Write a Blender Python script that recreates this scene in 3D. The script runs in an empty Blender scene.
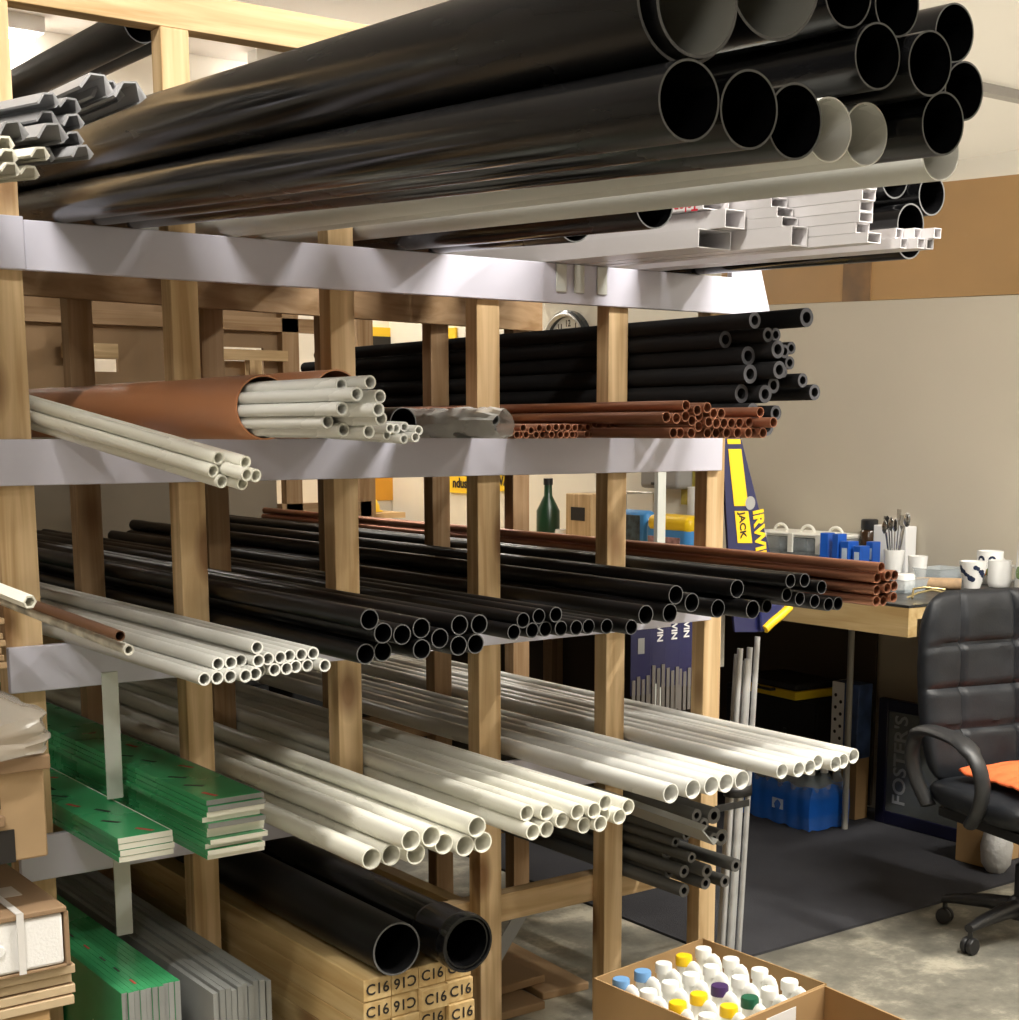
import bpy, bmesh, random
import numpy as np
from math import *
from mathutils import Vector, Matrix, noise
random.seed(7)
R = random.random
sc = bpy.context.scene
COL = sc.collection

# ---------------------------------------------------------------- camera
PX, PY, FPX, EYE = 530.0, 690.0, 1507.0, 1.5
TILT, HEAD = atan(260 / 1507), radians(53.5)
HD = np.array([cos(HEAD), sin(HEAD), 0]); RT = np.array([sin(HEAD), -cos(HEAD), 0]); UPV = np.array([0, 0, 1.0])
FW = HD * cos(TILT) - UPV * sin(TILT); CU = HD * sin(TILT) + UPV * cos(TILT)
CAM = np.array([0, 0, EYE])
cd = bpy.data.cameras.new('camera'); cam = bpy.data.objects.new('camera', cd); COL.objects.link(cam)
cd.sensor_fit = 'HORIZONTAL'; cd.sensor_width = 36; cd.lens = FPX / 1019 * 36
cd.shift_x = -(PX - 509.5) / 1019; cd.shift_y = (PY - 510) / 1019
cd.clip_start = .05; cd.clip_end = 60
cam.matrix_world = Matrix(((RT[0], CU[0], -FW[0], 0), (RT[1], CU[1], -FW[1], 0), (RT[2], CU[2], -FW[2], EYE), (0, 0, 0, 1)))
sc.camera = cam

def onp(u, v, ax, val):
    r = FW + RT * (u - PX) / FPX + CU * (PY - v) / FPX
    return CAM + r * ((val - CAM[ax]) / r[ax])
def proj(p):
    d = np.asarray(p, float) - CAM; z = d @ FW
    return PX + FPX * (d @ RT) / z, PY - FPX * (d @ CU) / z, z

# ---------------------------------------------------------------- world, light, exposure
w = bpy.data.worlds.new('world'); sc.world = w; w.use_nodes = True
w.node_tree.nodes['Background'].inputs[0].default_value = (1, .95, .88, 1)
w.node_tree.nodes['Background'].inputs[1].default_value = .012
sc.view_settings.view_transform = 'Standard'; sc.view_settings.look = 'None'
sc.view_settings.gamma = 1; sc.view_settings.use_curve_mapping = False
sc.view_settings.exposure = .64
LAMPS = [  # x, y, rotation, watts
    (2.75, 1.15, 0, 92), (.15, 1.35, 0, 62), (-1.2, -.6, 90, 24), (4.0, .9, 90, 55), (2.0, 7.40, 0, 34), (4.3, 7.35, 0, 18), (7.8, 3.3, 0, 380), (6.6, .5, 0, 60)]  # fill, rear and far-right battens added out of view to brighten walls and rack

# ---------------------------------------------------------------- materials
MATS = {}
def mat(name, col, rough=.5, metal=0, spec=.5, n_scale=0, n_amt=.15, n_map=(1, 1, 1), bump=0, b_scale=60, alpha=1, emit=0, trans=0, rand=0, coat=0):
    if name in MATS: return MATS[name]
    m = bpy.data.materials.new(name); m.use_nodes = True; N = m.node_tree.nodes; L = m.node_tree.links
    b = N['Principled BSDF']; b.inputs['Roughness'].default_value = rough; b.inputs['Metallic'].default_value = metal
    b.inputs['Specular IOR Level'].default_value = spec
    b.inputs['Transmission Weight'].default_value = trans; b.inputs['Alpha'].default_value = alpha
    b.inputs['Coat Weight'].default_value = coat
    rgb = N.new('ShaderNodeRGB'); rgb.outputs[0].default_value = (*col, 1); out = rgb.outputs[0]
    tc = N.new('ShaderNodeTexCoord')
    if n_scale:
        mp = N.new('ShaderNodeMapping'); mp.inputs['Scale'].default_value = n_map; L.new(tc.outputs['Object'], mp.inputs[0])
        nz = N.new('ShaderNodeTexNoise'); nz.inputs['Scale'].default_value = n_scale; nz.inputs['Detail'].default_value = 6
        L.new(mp.outputs[0], nz.inputs['Vector'])
        rm = N.new('ShaderNodeMapRange'); rm.inputs[1].default_value = .3; rm.inputs[2].default_value = .7
        rm.inputs[3].default_value = 1 - n_amt; rm.inputs[4].default_value = 1 + n_amt * .6; L.new(nz.outputs[0], rm.inputs[0])
        mx = N.new('ShaderNodeVectorMath'); mx.operation = 'SCALE'; L.new(out, mx.inputs[0]); L.new(rm.outputs[0], mx.inputs['Scale']); out = mx.outputs[0]
        if rough < .9:
            rr = N.new('ShaderNodeMapRange'); rr.inputs[1].default_value = .3; rr.inputs[2].default_value = .7
            rr.inputs[3].default_value = max(.03, rough - .1); rr.inputs[4].default_value = min(1, rough + .15)
            L.new(nz.outputs[0], rr.inputs[0]); L.new(rr.outputs[0], b.inputs['Roughness'])
    if rand:
        oi = N.new('ShaderNodeObjectInfo'); r2 = N.new('ShaderNodeMapRange'); r2.inputs[3].default_value = 1 - rand; r2.inputs[4].default_value = 1 + rand * .5
        L.new(oi.outputs['Random'], r2.inputs[0]); m2 = N.new('ShaderNodeVectorMath'); m2.operation = 'SCALE'
        L.new(out, m2.inputs[0]); L.new(r2.outputs[0], m2.inputs['Scale']); out = m2.outputs[0]
    L.new(out, b.inputs['Base Color'])
    if bump:
        n2 = N.new('ShaderNodeTexNoise'); n2.inputs['Scale'].default_value = b_scale; n2.inputs['Detail'].default_value = 5; L.new(tc.outputs['Object'], n2.inputs['Vector'])
        bp = N.new('ShaderNodeBump'); bp.inputs['Strength'].default_value = bump; bp.inputs['Distance'].default_value = .01
        L.new(n2.outputs[0], bp.inputs['Height']); L.new(bp.outputs[0], b.inputs['Normal'])
    if emit:
        b.inputs['Emission Color'].default_value = (*col, 1); b.inputs['Emission Strength'].default_value = emit
    MATS[name] = m; return m

def wood(name, col, axis=2, knots=True, dark=.62):
    """pine: rings stretched along one axis, with knots"""
    if name in MATS: return MATS[name]
    m = bpy.data.materials.new(name); m.use_nodes = True; N = m.node_tree.nodes; L = m.node_tree.links
    b = N['Principled BSDF']; b.inputs['Roughness'].default_value = .6; b.inputs['Specular IOR Level'].default_value = .3
    tc = N.new('ShaderNodeTexCoord'); oi = N.new('ShaderNodeObjectInfo')
    ad = N.new('ShaderNodeVectorMath'); ad.operation = 'ADD'; mu = N.new('ShaderNodeMath'); mu.operation = 'MULTIPLY'; mu.inputs[1].default_value = 37
    L.new(oi.outputs['Random'], mu.inputs[0]); L.new(tc.outputs['Object'], ad.inputs[0]); L.new(mu.outputs[0], ad.inputs[1])
    s = [16, 16, 16]; s[axis] = .9
    mp = N.new('ShaderNodeMapping'); mp.inputs['Scale'].default_value = s; L.new(ad.outputs[0], mp.inputs[0])
    nz = N.new('ShaderNodeTexNoise'); nz.inputs['Scale'].default_value = 2.2; nz.inputs['Detail'].default_value = 7; nz.inputs['Distortion'].default_value = .8
    L.new(mp.outputs[0], nz.inputs['Vector'])
    cr = N.new('ShaderNodeValToRGB'); e = cr.color_ramp.elements
    e[0].position = .32; e[0].color = (col[0] * dark, col[1] * dark * .88, col[2] * dark * .7, 1); e[1].position = .66; e[1].color = (*col, 1)
    L.new(nz.outputs[0], cr.inputs[0]); out = cr.outputs[0]
    if knots:
        s2 = [9, 9, 9]; s2[axis] = 4
        m3 = N.new('ShaderNodeMapping'); m3.inputs['Scale'].default_value = s2; L.new(ad.outputs[0], m3.inputs[0])
        vo = N.new('ShaderNodeTexVoronoi'); vo.inputs['Scale'].default_value = .8; L.new(m3.outputs[0], vo.inputs['Vector'])
        kr = N.new('ShaderNodeMapRange'); kr.inputs[1].default_value = .12; kr.inputs[2].default_value = .25; kr.inputs[3].default_value = .8; kr.inputs[4].default_value = 0
        L.new(vo.outputs['Distance'], kr.inputs[0])
        mx = N.new('ShaderNodeMix'); mx.data_type = 'RGBA'; L.new(kr.outputs[0], mx.inputs[0]); L.new(out, mx.inputs[6]); mx.inputs[7].default_value = (.16, .07, .025, 1); out = mx.outputs[2]
    L.new(out, b.inputs['Base Color'])
    bp = N.new('ShaderNodeBump'); bp.inputs['Strength'].default_value = .15; bp.inputs['Distance'].default_value = .004; L.new(nz.outputs[0], bp.inputs['Height']); L.new(bp.outputs[0], b.inputs['Normal'])
    MATS[name] = m; return m

PINE = (.68, .50, .29)
pineZ = wood('pine_z', PINE, 2); pineX = wood('pine_x', PINE, 0); pineY = wood('pine_y', (.60, .45, .23), 1, dark=.75)
backZ = wood('dark_pine_z', (.42, .28, .16), 2); backX = wood('dark_pine_x', (.42, .28, .16), 0)  # darker pine for the back frame, racking and bench legs
ply = mat('plywood', (.36, .23, .12), .7, n_scale=3, n_amt=.25, n_map=(1, 1, .3))
railM = mat('white_laminate', (.58, .575, .68), .35, n_scale=2, n_amt=.06)
stripM = mat('white_strip', (.62, .64, .60), .4)
pvcW = mat('white_pvc', (.80, .80, .76), .28, n_scale=3, n_amt=.10, n_map=(1, .3, 1), rand=.06)
pvcC = mat('cream_pvc', (.83, .82, .73), .3, n_scale=3, n_amt=.10, n_map=(1, .3, 1), rand=.06)
pvcG = mat('dusty_white_pvc', (.60, .60, .56), .4, n_scale=4, n_amt=.3, n_map=(1, .25, 1), rand=.12)
pvcB = mat('black_pvc', (.004, .004, .0045), .2, spec=.4, n_scale=4, n_amt=.5, n_map=(3, .5, 3), rand=.3)
pvcBm = mat('black_pipe_matt', (.0045, .0045, .005), .36, spec=.3, n_scale=4, n_amt=.5, n_map=(3, .5, 3), rand=.3)
greyIn = mat('lit_bore_grey', (.22, .22, .20), .3)  # light inside the black soil pipes, put in as grey
rimM = mat('worn_cut_edge', (.09, .09, .09), .6)
clay = mat('terracotta_pvc', (.52, .22, .10), .45, n_scale=2, n_amt=.15)
copper = mat('copper', (.46, .21, .125), .38, metal=.7, n_scale=5, n_amt=.35, n_map=(1, .3, 1), rand=.25)
foam = mat('grey_foam', (.018, .018, .019), .9, spec=.1, rand=.2)
foamL = mat('foam_cut_face', (.10, .10, .11), .9, spec=.1)
foam2 = mat('mid_grey_foam', (.12, .12, .115), .85, spec=.15, rand=.2)
steel = mat('galvanised_steel', (.55, .56, .57), .35, metal=.5, n_scale=12, n_amt=.2)
chrome = mat('bright_steel', (.6, .6, .6), .2, metal=1)
blackM = mat('black_plastic', (.012, .012, .013), .4)
leather = mat('black_leather', (.012, .014, .018), .5, spec=.35, bump=.08, b_scale=180, n_scale=6, n_amt=.2)
card = mat('cardboard', (.40, .255, .12), .8, spec=.2, n_scale=5, n_amt=.1)
cardIn = mat('cardboard_edge', (.48, .33, .18), .85)
paper = mat('paper_white', (.78, .78, .78), .7)
hdpe = mat('white_hdpe', (.82, .82, .78), .35)
yellow = mat('yellow_plastic', (.85, .55, .01), .4)
blueC = mat('pale_blue_plastic', (.16, .34, .62), .4)
purple = mat('purple_plastic', (.05, .02, .10), .4)
greenC = mat('dark_green_plastic', (.01, .10, .05), .4)
greenF = mat('green_film', (.05, .36, .14), .25, n_scale=3, n_amt=.3)
navy = mat('navy_card', (.012, .014, .075), .35)
navyG = mat('navy_gloss', (.01, .015, .10), .25)
boardW = mat('white_foam_board', (.80, .80, .70), .6)
boardG = mat('grey_foam_board', (.27, .28, .27), .55, n_scale=6, n_amt=.2, rand=.15)
orangeCl = mat('orange_cloth', (.80, .17, .06), .85, spec=.1, bump=.3, b_scale=40)
ink = mat('black_ink', (.015, .012, .01), .7)
redink = mat('red_ink', (.45, .03, .03), .6)
silver = mat('silver_ink', (.33, .34, .34), .4, metal=.3)

def see(name, col, alpha, rough=.15):
    m = mat(name, col, rough); N = m.node_tree.nodes; L = m.node_tree.links
    b = N['Principled BSDF']; t = N.new('ShaderNodeBsdfTransparent'); x = N.new('ShaderNodeMixShader'); x.inputs[0].default_value = alpha
    L.new(t.outputs[0], x.inputs[1]); L.new(b.outputs[0], x.inputs[2]); L.new(x.outputs[0], N['Material Output'].inputs[0]); return m
wrap = see('clear_film', (.75, .73, .70), .5); 
wrapB = see('milky_film', (.50, .46, .40), .6, .2)
clearP = see('clear_plastic', (.55, .62, .66), .35, .1)

# ---------------------------------------------------------------- mesh helpers
class M:
    def __init__(s): s.v = []; s.f = []
    def add(s, vs, fs, mx=None):
        o = len(s.v); s.v += [tuple(mx @ Vector(v)) if mx else tuple(v) for v in vs]; s.f += [tuple(i + o for i in f) for f in fs]; return s
    def box(s, x0, x1, y0, y1, z0, z1, mx=None):
        vs = [(x, y, z) for x in (x0, x1) for y in (y0, y1) for z in (z0, z1)]
        return s.add(vs, [(0, 1, 3, 2), (4, 6, 7, 5), (0, 4, 5, 1), (2, 3, 7, 6), (0, 2, 6, 4), (1, 5, 7, 3)], mx)
    def rings(s, rs, cap=True, close=False):
        n = len(rs[0]); o = len(s.v)
        for r in rs: s.v += [tuple(p) for p in r]
        k = len(rs)
        for i in range(k if close else k - 1):
            a, b = o + i * n, o + ((i + 1) % k) * n
            for j in range(n): s.f.append((a + j, a + (j + 1) % n, b + (j + 1) % n, b + j))
        if cap and not close: s.f.append(tuple(o + j for j in reversed(range(n)))); s.f.append(tuple(o + (k - 1) * n + j for j in range(n)))
        return s
    def lathe(s, prof, n=24, mx=None, cap=True):   # profile (r, z) around z
        rs = []
        for r, z in prof:
            ring = [Vector((r * cos(2 * pi * j / n), r * sin(2 * pi * j / n), z)) for j in range(n)]
            rs.append([mx @ p for p in ring] if mx else ring)
        return s.rings(rs, cap)
    def tube(s, pts, r, n=12, flat=1.0):
        pts = [Vector(p) for p in pts]; rs = []; up = None
        for i, p in enumerate(pts):
            t = (pts[min(i + 1, len(pts) - 1)] - pts[max(i - 1, 0)]).normalized()
            if up is None: up = t.orthogonal().normalized()
            up = (up - t * up.dot(t)).normalized(); sd = t.cross(up)
            rr = r[i] if isinstance(r, (list, tuple)) else r
            rs.append([p + (up * cos(2 * pi * j / n) + sd * sin(2 * pi * j / n) * flat) * rr for j in range(n)])
        return s.rings(rs)
    def prism(s, poly, d0, d1, mx=None):             # polygon in local xz, extruded along y
        n = len(poly); a = [(x, d0, z) for x, z in poly]; b = [(x, d1, z) for x, z in poly]
        return s.add(a + b, [tuple(range(n)), tuple(reversed(range(n, 2 * n)))] + [(i, i + n, (i + 1) % n + n, (i + 1) % n) for i in range(n)], mx)
    def mesh(s, name, smooth=True):
        me = bpy.data.meshes.new(name); me.from_pydata(s.v, [], s.f); me.update()
        bm = bmesh.new(); bm.from_mesh(me); bmesh.ops.recalc_face_normals(bm, faces=bm.faces)
        bm.to_mesh(me); bm.free()
        if smooth:
            for p in me.polygons: p.use_smooth = True
            me.set_sharp_from_angle(angle=radians(38))
        return me
def ob(name, me, m=None, parent=None, loc=None, mx=None):
    if isinstance(me, M): me = me.mesh(name)
    if m is not None and not me.materials: me.materials.append(m)
    o = bpy.data.objects.new(name, me); COL.objects.link(o)
    if parent: o.parent = parent
    if mx is not None: o.matrix_local = mx
    elif loc is not None: o.location = loc
    return o
def bev(o, wd=.003, seg=2):
    b = o.modifiers.new('bevel', 'BEVEL'); b.width = wd; b.segments = seg; b.limit_method = 'ANGLE'; return o
def emp(name, loc=(0, 0, 0), rz=0):
    o = bpy.data.objects.new(name, None); COL.objects.link(o); o.location = loc; o.rotation_euler = (0, 0, rz); o.empty_display_size = .1; return o
def tag(o, label, cat, group=None):
    o['label'] = label; o['category'] = cat
    if group: o['group'] = group
    return o
def struct(name, m, mt):
    o = ob(name, m, mt); o['kind'] = 'structure'; return o
def axes(o, x, y):
    x = Vector(x).normalized(); y = Vector(y).normalized(); z = x.cross(y)
    return Matrix(((x[0], y[0], z[0], o[0]), (x[1], y[1], z[1], o[1]), (x[2], y[2], z[2], o[2]), (0, 0, 0, 1)))
def text(s, size, m, parent, o, x, y, name='lettering', ext=.0006, bold=0):
    c = bpy.data.curves.new(name, 'FONT'); c.body = s; c.size = size; c.extrude = ext; c.align_x = 'CENTER'; c.align_y = 'CENTER'; c.offset = bold
    c.resolution_u = 3
    t = bpy.data.objects.new(name, c); COL.objects.link(t); me = bpy.data.meshes.new_from_object(t, depsgraph=None)
    bpy.data.objects.remove(t); me.materials.clear(); me.materials.append(m)
    return ob(name, me, m, parent, mx=axes(o, x, y))
def frame_box(X0, X1, Y0, Y1, Z0, Z1): return M().box(X0, X1, Y0, Y1, Z0, Z1)
ORD = 'first second third fourth fifth sixth seventh eighth ninth tenth eleventh twelfth thirteenth fourteenth fifteenth sixteenth seventeenth'.split()

# ---------------------------------------------------------------- the room
def concrete():
    m = bpy.data.materials.new('worn_concrete'); m.use_nodes = True; N = m.node_tree.nodes; L = m.node_tree.links; b = N['Principled BSDF']
    tc = N.new('ShaderNodeTexCoord'); nz = N.new('ShaderNodeTexNoise'); nz.inputs['Scale'].default_value = 3.2; nz.inputs['Detail'].default_value = 9; nz.inputs['Roughness'].default_value = .7
    L.new(tc.outputs['Object'], nz.inputs['Vector']); cr = N.new('ShaderNodeValToRGB'); e = cr.color_ramp.elements
    e[0].position = .40; e[0].color = (.12, .115, .095, 1); e[1].position = .62; e[1].color = (.42, .39, .31, 1)
    k = cr.color_ramp.elements.new(.52); k.color = (.20, .19, .155, 1)
    L.new(nz.outputs[0], cr.inputs[0]); L.new(cr.outputs[0], b.inputs['Base Color']); b.inputs['Roughness'].default_value = .55
    bp = N.new('ShaderNodeBump'); bp.inputs['Strength'].default_value = .2; bp.inputs['Distance'].default_value = .01; L.new(nz.outputs[0], bp.inputs['Height']); L.new(bp.outputs[0], b.inputs['Normal']); return m
struct('floor', M().box(-3, 13, -3, 7.7, -.1, 0), concrete())
wallW = mat('white_paint', (.80, .76, .68), .7, n_scale=1.5, n_amt=.05)
struct('ceiling', M().box(-3, 13, -3, 7.7, 3.4, 3.5), mat('ceiling_white', (.84, .81, .80), .8))
struct('wall_back', M().box(-3, 13, 7.6, 7.7, 0, 3.4), wallW)
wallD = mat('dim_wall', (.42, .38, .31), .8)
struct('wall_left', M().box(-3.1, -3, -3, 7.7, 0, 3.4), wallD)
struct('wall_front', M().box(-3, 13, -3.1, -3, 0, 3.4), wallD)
struct('wall_far_right', M().box(13, 13.1, -3, 7.7, 0, 3.4), wallW)
# partition on the right: board face, brown upper band with slightly raked top
struct('wall_right', M().box(4.62, 4.72, -3, 7.6, 0, 2.46), mat('cream_wall', (.76, .72, .62), .6, n_scale=1.2, n_amt=.05))
struct('wall_right_lining', M().add([(x, y, z) for x in (4.597, 4.62) for y, z in ((1.5, 0), (4.75, 0), (4.75, 2.015), (1.5, 1.90))], [(0, 1, 2, 3), (7, 6, 5, 4), (0, 4, 5, 1), (1, 5, 6, 2), (2, 6, 7, 3), (3, 7, 4, 0)]),
       mat('beige_board', (.50, .45, .36), .5, n_scale=1.4, n_amt=.06))
struct('trim_1', M().add([(x, y, z) for x in (4.605, 4.62) for y, z in ((1.5, 1.905), (4.85, 2.02), (4.85, 2.44), (1.5, 2.29))], [(0, 1, 2, 3), (7, 6, 5, 4), (0, 4, 5, 1), (1, 5, 6, 2), (2, 6, 7, 3), (3, 7, 4, 0)]),
       mat('brown_board', (.38, .22, .085), .55, n_scale=2, n_amt=.2, n_map=(1, .5, 1)))
struct('trim_2', M().box(4.6, 4.606, 4.02, 4.16, 1.99, 2.31), mat('brown_stain', (.20, .11, .045), .6, n_scale=8, n_amt=.4))
struct('trim_3', M().box(-2, 12.9, 5.58, 5.66, 3.35, 3.4), mat('grey_trim', (.35, .33, .32), .6))
struct('trim_4', M().box(-2, 12.9, 3.9, 3.96, 3.37, 3.4), MATS['grey_trim'])
carpet = struct('floor_carpet', M().box(2.91, 4.597, 2.96, 7.55, 0, .008), mat('grey_carpet', (.050, .050, .056), .95, spec=.1, n_scale=2.5, n_amt=.25, bump=.4, b_scale=300))

struct('dark_back_screen', M().box(-1.2, 3.62, 6.28, 6.32, 0, 1.02), mat('dark_screen', (.10, .075, .055), .7, n_scale=3, n_amt=.3))  # added dark panel, keeps the view behind the lower rack dark

# ---------------------------------------------------------------- ceiling lights (fluorescent battens)
def batten(x, y, rz, wt, i):
    t = emp('ceiling_light', (x, y, 3.33), radians(rz)); tag(t, 'white fluorescent batten on the ceiling, number %s of the row out of view' % ORD[i], 'ceiling light', 'fluorescent battens on the ceiling')
    ob('body', M().box(-.62, .62, -.05, .05, 0, .07), paper, t)
    mx = Matrix.Rotation(pi / 2, 4, 'Y')
    ob('tube', M().lathe([(.013, -.58), (.013, .58)], 12, mx), mat('tube_glow', (1, .95, .88), emit=40), t, loc=(0, 0, -.02))
    ld = bpy.data.lights.new('lamp', 'AREA'); ld.shape = 'RECTANGLE'; ld.size = 1.2; ld.size_y = .12; ld.energy = wt; ld.color = (1, .95, .86)
    lo = bpy.data.objects.new('lamp', ld); COL.objects.link(lo); lo.parent = t; lo.location = (0, 0, -.05)
for i, (x, y, rz, wt) in enumerate(LAMPS): batten(x, y, rz, wt, i)

# ---------------------------------------------------------------- the timber rack
rack = emp('timber_pipe_rack', (0, 2.87, 0))
tag(rack, 'timber rack of pine posts and white boards holding every pipe bundle', 'rack')
def rp(name, m, mt, c=None):
    """rack part given in world coordinates"""
    c = c or (0, 0, 0)
    mm = M(); mm.v = [(v[0] - c[0], v[1] - c[1], v[2] - c[2]) for v in m.v]; mm.f = m.f
    return bev(ob(name, mm, mt, rack, loc=(c[0], c[1] - 2.87, c[2])), .002)
YR = 2.87
FP = [(.885, .957, 2.26), (1.246, 1.304, 2.26), (1.60, 1.66, 2.26), (1.975, 2.038, 1.875), (2.36, 2.42, 1.875), (2.69, 2.751, 1.875)]
for a, b, h in FP: rp('post', M().box(a, b, YR, YR + .047, 0, h), pineZ, (a, YR, 0))
rp('post', M().box(.30, .36, YR, YR + .047, 0, 2.26), pineZ, (.3, YR, 0))
RT1 = (1.79, 1.88)
LV = [(1.79, 1.88, .958, 2.81), (1.397, 1.483, .28, 2.727), (1.005, 1.093, .885, 2.56), (.631, .72, .885, 2.69)]
for z0, z1, x0, x1 in LV: rp('shelf_rail', M().box(x0, x1, YR - .016, YR, z0, z1), railM, (x0, YR, z0))
rp('shelf_rail', M().box(.28, .957, YR - .020, YR, 1.79, 1.885), railM, (.45, YR, 1.79))
rp('shelf_rail', M().box(2.56, 2.70, YR - .016, YR, 1.012, 1.093), railM, (2.5, YR, 1.0))
rp('top_beam', M().box(.28, 1.74, YR - .0, YR + .047, 2.26, 2.33), pineX, (.4, YR, 2.26))
rp('low_rail', M().box(1.60, 2.42, YR + .047, YR + .09, .30, .37), pineX, (1.6, YR, .3))
for px in (.92, 1.275, 1.63, 2.0, 2.39, 2.72):       # screw heads in the white boards
    for z0, z1, x0, x1 in LV[:2]:
        if x0 < px < x1: rp('screw', M().lathe([(.005, 0), (.004, .002)], 10, Matrix.Rotation(pi / 2, 4, 'X')), steel, (-px, -(YR - .0165), -(z0 + z1) / 2 - .006)).location = (px, -.0165, (z0 + z1) / 2 + .006)
# back frame, slightly skewed
def YB(x): return 3.38 + .19 * (x - .957)
for i, (a, b, h) in enumerate(FP):
    hh = [1.95, 2.16, 1.88, 2.28, 1.95, 1.95][i]
    rp('back_post', M().box(a, b, YB(b), YB(b) + .047, 0, hh), backZ, (a, YB(b), 0))
ang = atan(.19)
for z0, z1 in ((1.79, 1.88), (1.42, 1.478), (1.02, 1.09), (.63, .715)):
    mx = Matrix.Translation((.4, YB(.4) - .012, 0)) @ Matrix.Rotation(ang, 4, 'Z')
    rp('back_rail', M().box(0, 2.42, -.02, .0, z0, z1, mx), backX, (.4, YB(.4), z0))
# ties between front and back posts
for (a, b, h) in (FP[3], FP[5]):
    for z in (.28,):
        rp('tie', M().box(a + .004, b - .02, YR + .047, YB(b), z, z + .07), pineY, (a, YR, z))
# white vertical straps on the left bay
rp('white_strap', M().box(1.062, 1.096, YR - .018, YR - .0155, .773, 1.03), stripM, (1.02, YR, .7))
rp('white_strap', M().box(1.068, 1.103, YR - .018, YR - .0155, .487, .65), stripM, (1.02, YR, .4))
WSX = onp(656, 500, 1, 3.75)[0]
rp('white_strap', M().box(WSX, WSX + .035, 3.74, 3.76, .0085, 1.47), stripM, (WSX, 3.74, 0))
rp('white_strap', M().box(2.70, WSX + .035, 3.7601, 3.768, 1.43, 1.46), stripM, (2.95, 3.74, 1.4))
# shaped bracket at end of the top rail and hooks on it
rp('end_bracket', M().prism([(2.76, 1.79), (2.905, 1.80), (2.865, 1.915), (2.765, 1.915)], YR + .002, YR + .02), railM, (2.8, YR, 1.8))
for px in (556, 574, 597):
    p = onp(px, 262, 1, YR - .018)
    rp('wire_hook', M().box(p[0], p[0] + .03, YR - .021, YR - .0165, 1.815, 1.879), stripM, (p[0], YR, 1.8))

# ---------------------------------------------------------------- pipes
TM = {}
def pipe_mesh(r, ri, L, mt, n=28, rim=None, inner=None):
    k = (round(r, 4), round(ri, 4), round(L, 2), mt.name)
    if k in TM: return TM[k]
    v = []; f = []
    prof = [(r, 0.0), (r, L), (ri, L), (ri, 0.0)]
    for rr, y in prof:
        for j in range(n): v.append((rr * cos(2 * pi * j / n), y, rr * sin(2 * pi * j / n)))
    for i in range(4):
        a, b = i * n, ((i + 1) % 4) * n
        for j in range(n): f.append((a + j, a + (j + 1) % n, b + (j + 1) % n, b + j))
    me = bpy.data.meshes.new('pipe'); me.from_pydata(v, [], f); me.update()
    bm = bmesh.new(); bm.from_mesh(me); bmesh.ops.recalc_face_normals(bm, faces=bm.faces); bm.to_mesh(me); bm.free()
    me.materials.append(mt); me.materials.append(rim or mt); me.materials.append(inner or mt)
    for i, p in enumerate(me.polygons):
        p.use_smooth = True; p.material_index = (0, 1, 2, 1)[i // n]
    me.set_sharp_from_angle(angle=radians(40)); TM[k] = me; return me

PIPES = []
def bundle(name, cat, desc, where, group, ends, r, Y, xr, zf, mt, dx=0, dz=0, L=3.0, wall=.12, rim=None, inner=None, level=0, jit=.02, lock=False, zc=None, drag=.3, prof=None, n=24, circ=None):
    for i, e in enumerate(ends):
        u, v = e[0], e[1]; rr = e[2] if len(e) > 2 else r; yy = e[3] if len(e) > 3 else Y
        P = onp(u, v, 1, yy)
        if len(e) > 4: P = (e[4] - dx * (YR - yy), yy, e[5] - dz * (YR - yy))
        PIPES.append(dict(name=name, cat=cat, desc=desc, where=where, group=group, u=u, v=v, r=rr, Y=yy, x=P[0] + dx * (YR - yy), z=P[2] + dz * (YR - yy), xr=xr, zf=zf, mt=mt,
                          dx=dx, dz=dz, L=L, wall=wall, rim=rim, inner=inner, level=level, lock=lock, drag=drag, prof=prof, n=n, circ=circ))
# ---- shelf 1 (top): big bundle, rising slightly away
D1 = dict(dx=.056, dz=.072, zf=1.88, level=1, drag=.35)
G1 = (.962, 1.241); G2 = (1.309, 1.595); G3 = (1.665, 1.970); T1 = (.964, 1.211); T2 = (1.309, 1.566); T3 = (1.665, 1.94); G4 = (2.043, 2.355); G5 = (2.425, 2.685)
bundle('black_soil_pipe', 'pipe', 'wide glossy black soil pipe', 'on top of the top shelf load', 'wide black soil pipes on the top shelf',
       [(682, -6, .055, 1.07, 1.062, 2.013), (773, -22, .056, 1.08, 1.182, 2.05)], .058, 1.0, T1, mt=pvcB, L=4.4, wall=.05, rim=rimM, inner=greyIn, n=56, **D1)
bundle('black_downpipe', 'pipe', 'glossy black downpipe', 'in the front of the top shelf load', 'black downpipes at the front of the top shelf load',
       [(688, 105, .034, 1.0, 1.035, 1.914), (744, 88, .034, 1.0, 1.105, 1.932), (794, 99, .034, 1.0, 1.175, 1.93)], .034, 1.05, T1, mt=pvcB, L=4.4, wall=.06, rim=rimM, n=48, **D1)
D2 = dict(dx=.056, dz=.055, zf=1.88, level=1, drag=.3)
bundle('white_downpipe', 'pipe', 'white downpipe', 'among black ones on the top shelf', 'white downpipes on the top shelf',
       [(825, 118, .034, 1.18, 1.38, 1.925), (866, 115, .034, 1.18, 1.45, 1.935)], .034, 1.12, T2, mt=pvcG, L=4.4, wall=.05, rim=pvcW, inner=pvcW, n=48, **D2)
bundle('white_downpipe', 'pipe', 'white downpipe', 'below the black ones at the right of the top load', None,
       [(941, 142, .034, 1.30, 1.70, 1.945)], .034, 1.3, T3, mt=pvcG, L=4.1, wall=.05, rim=pvcW, inner=pvcW, n=48, **D2)
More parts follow.
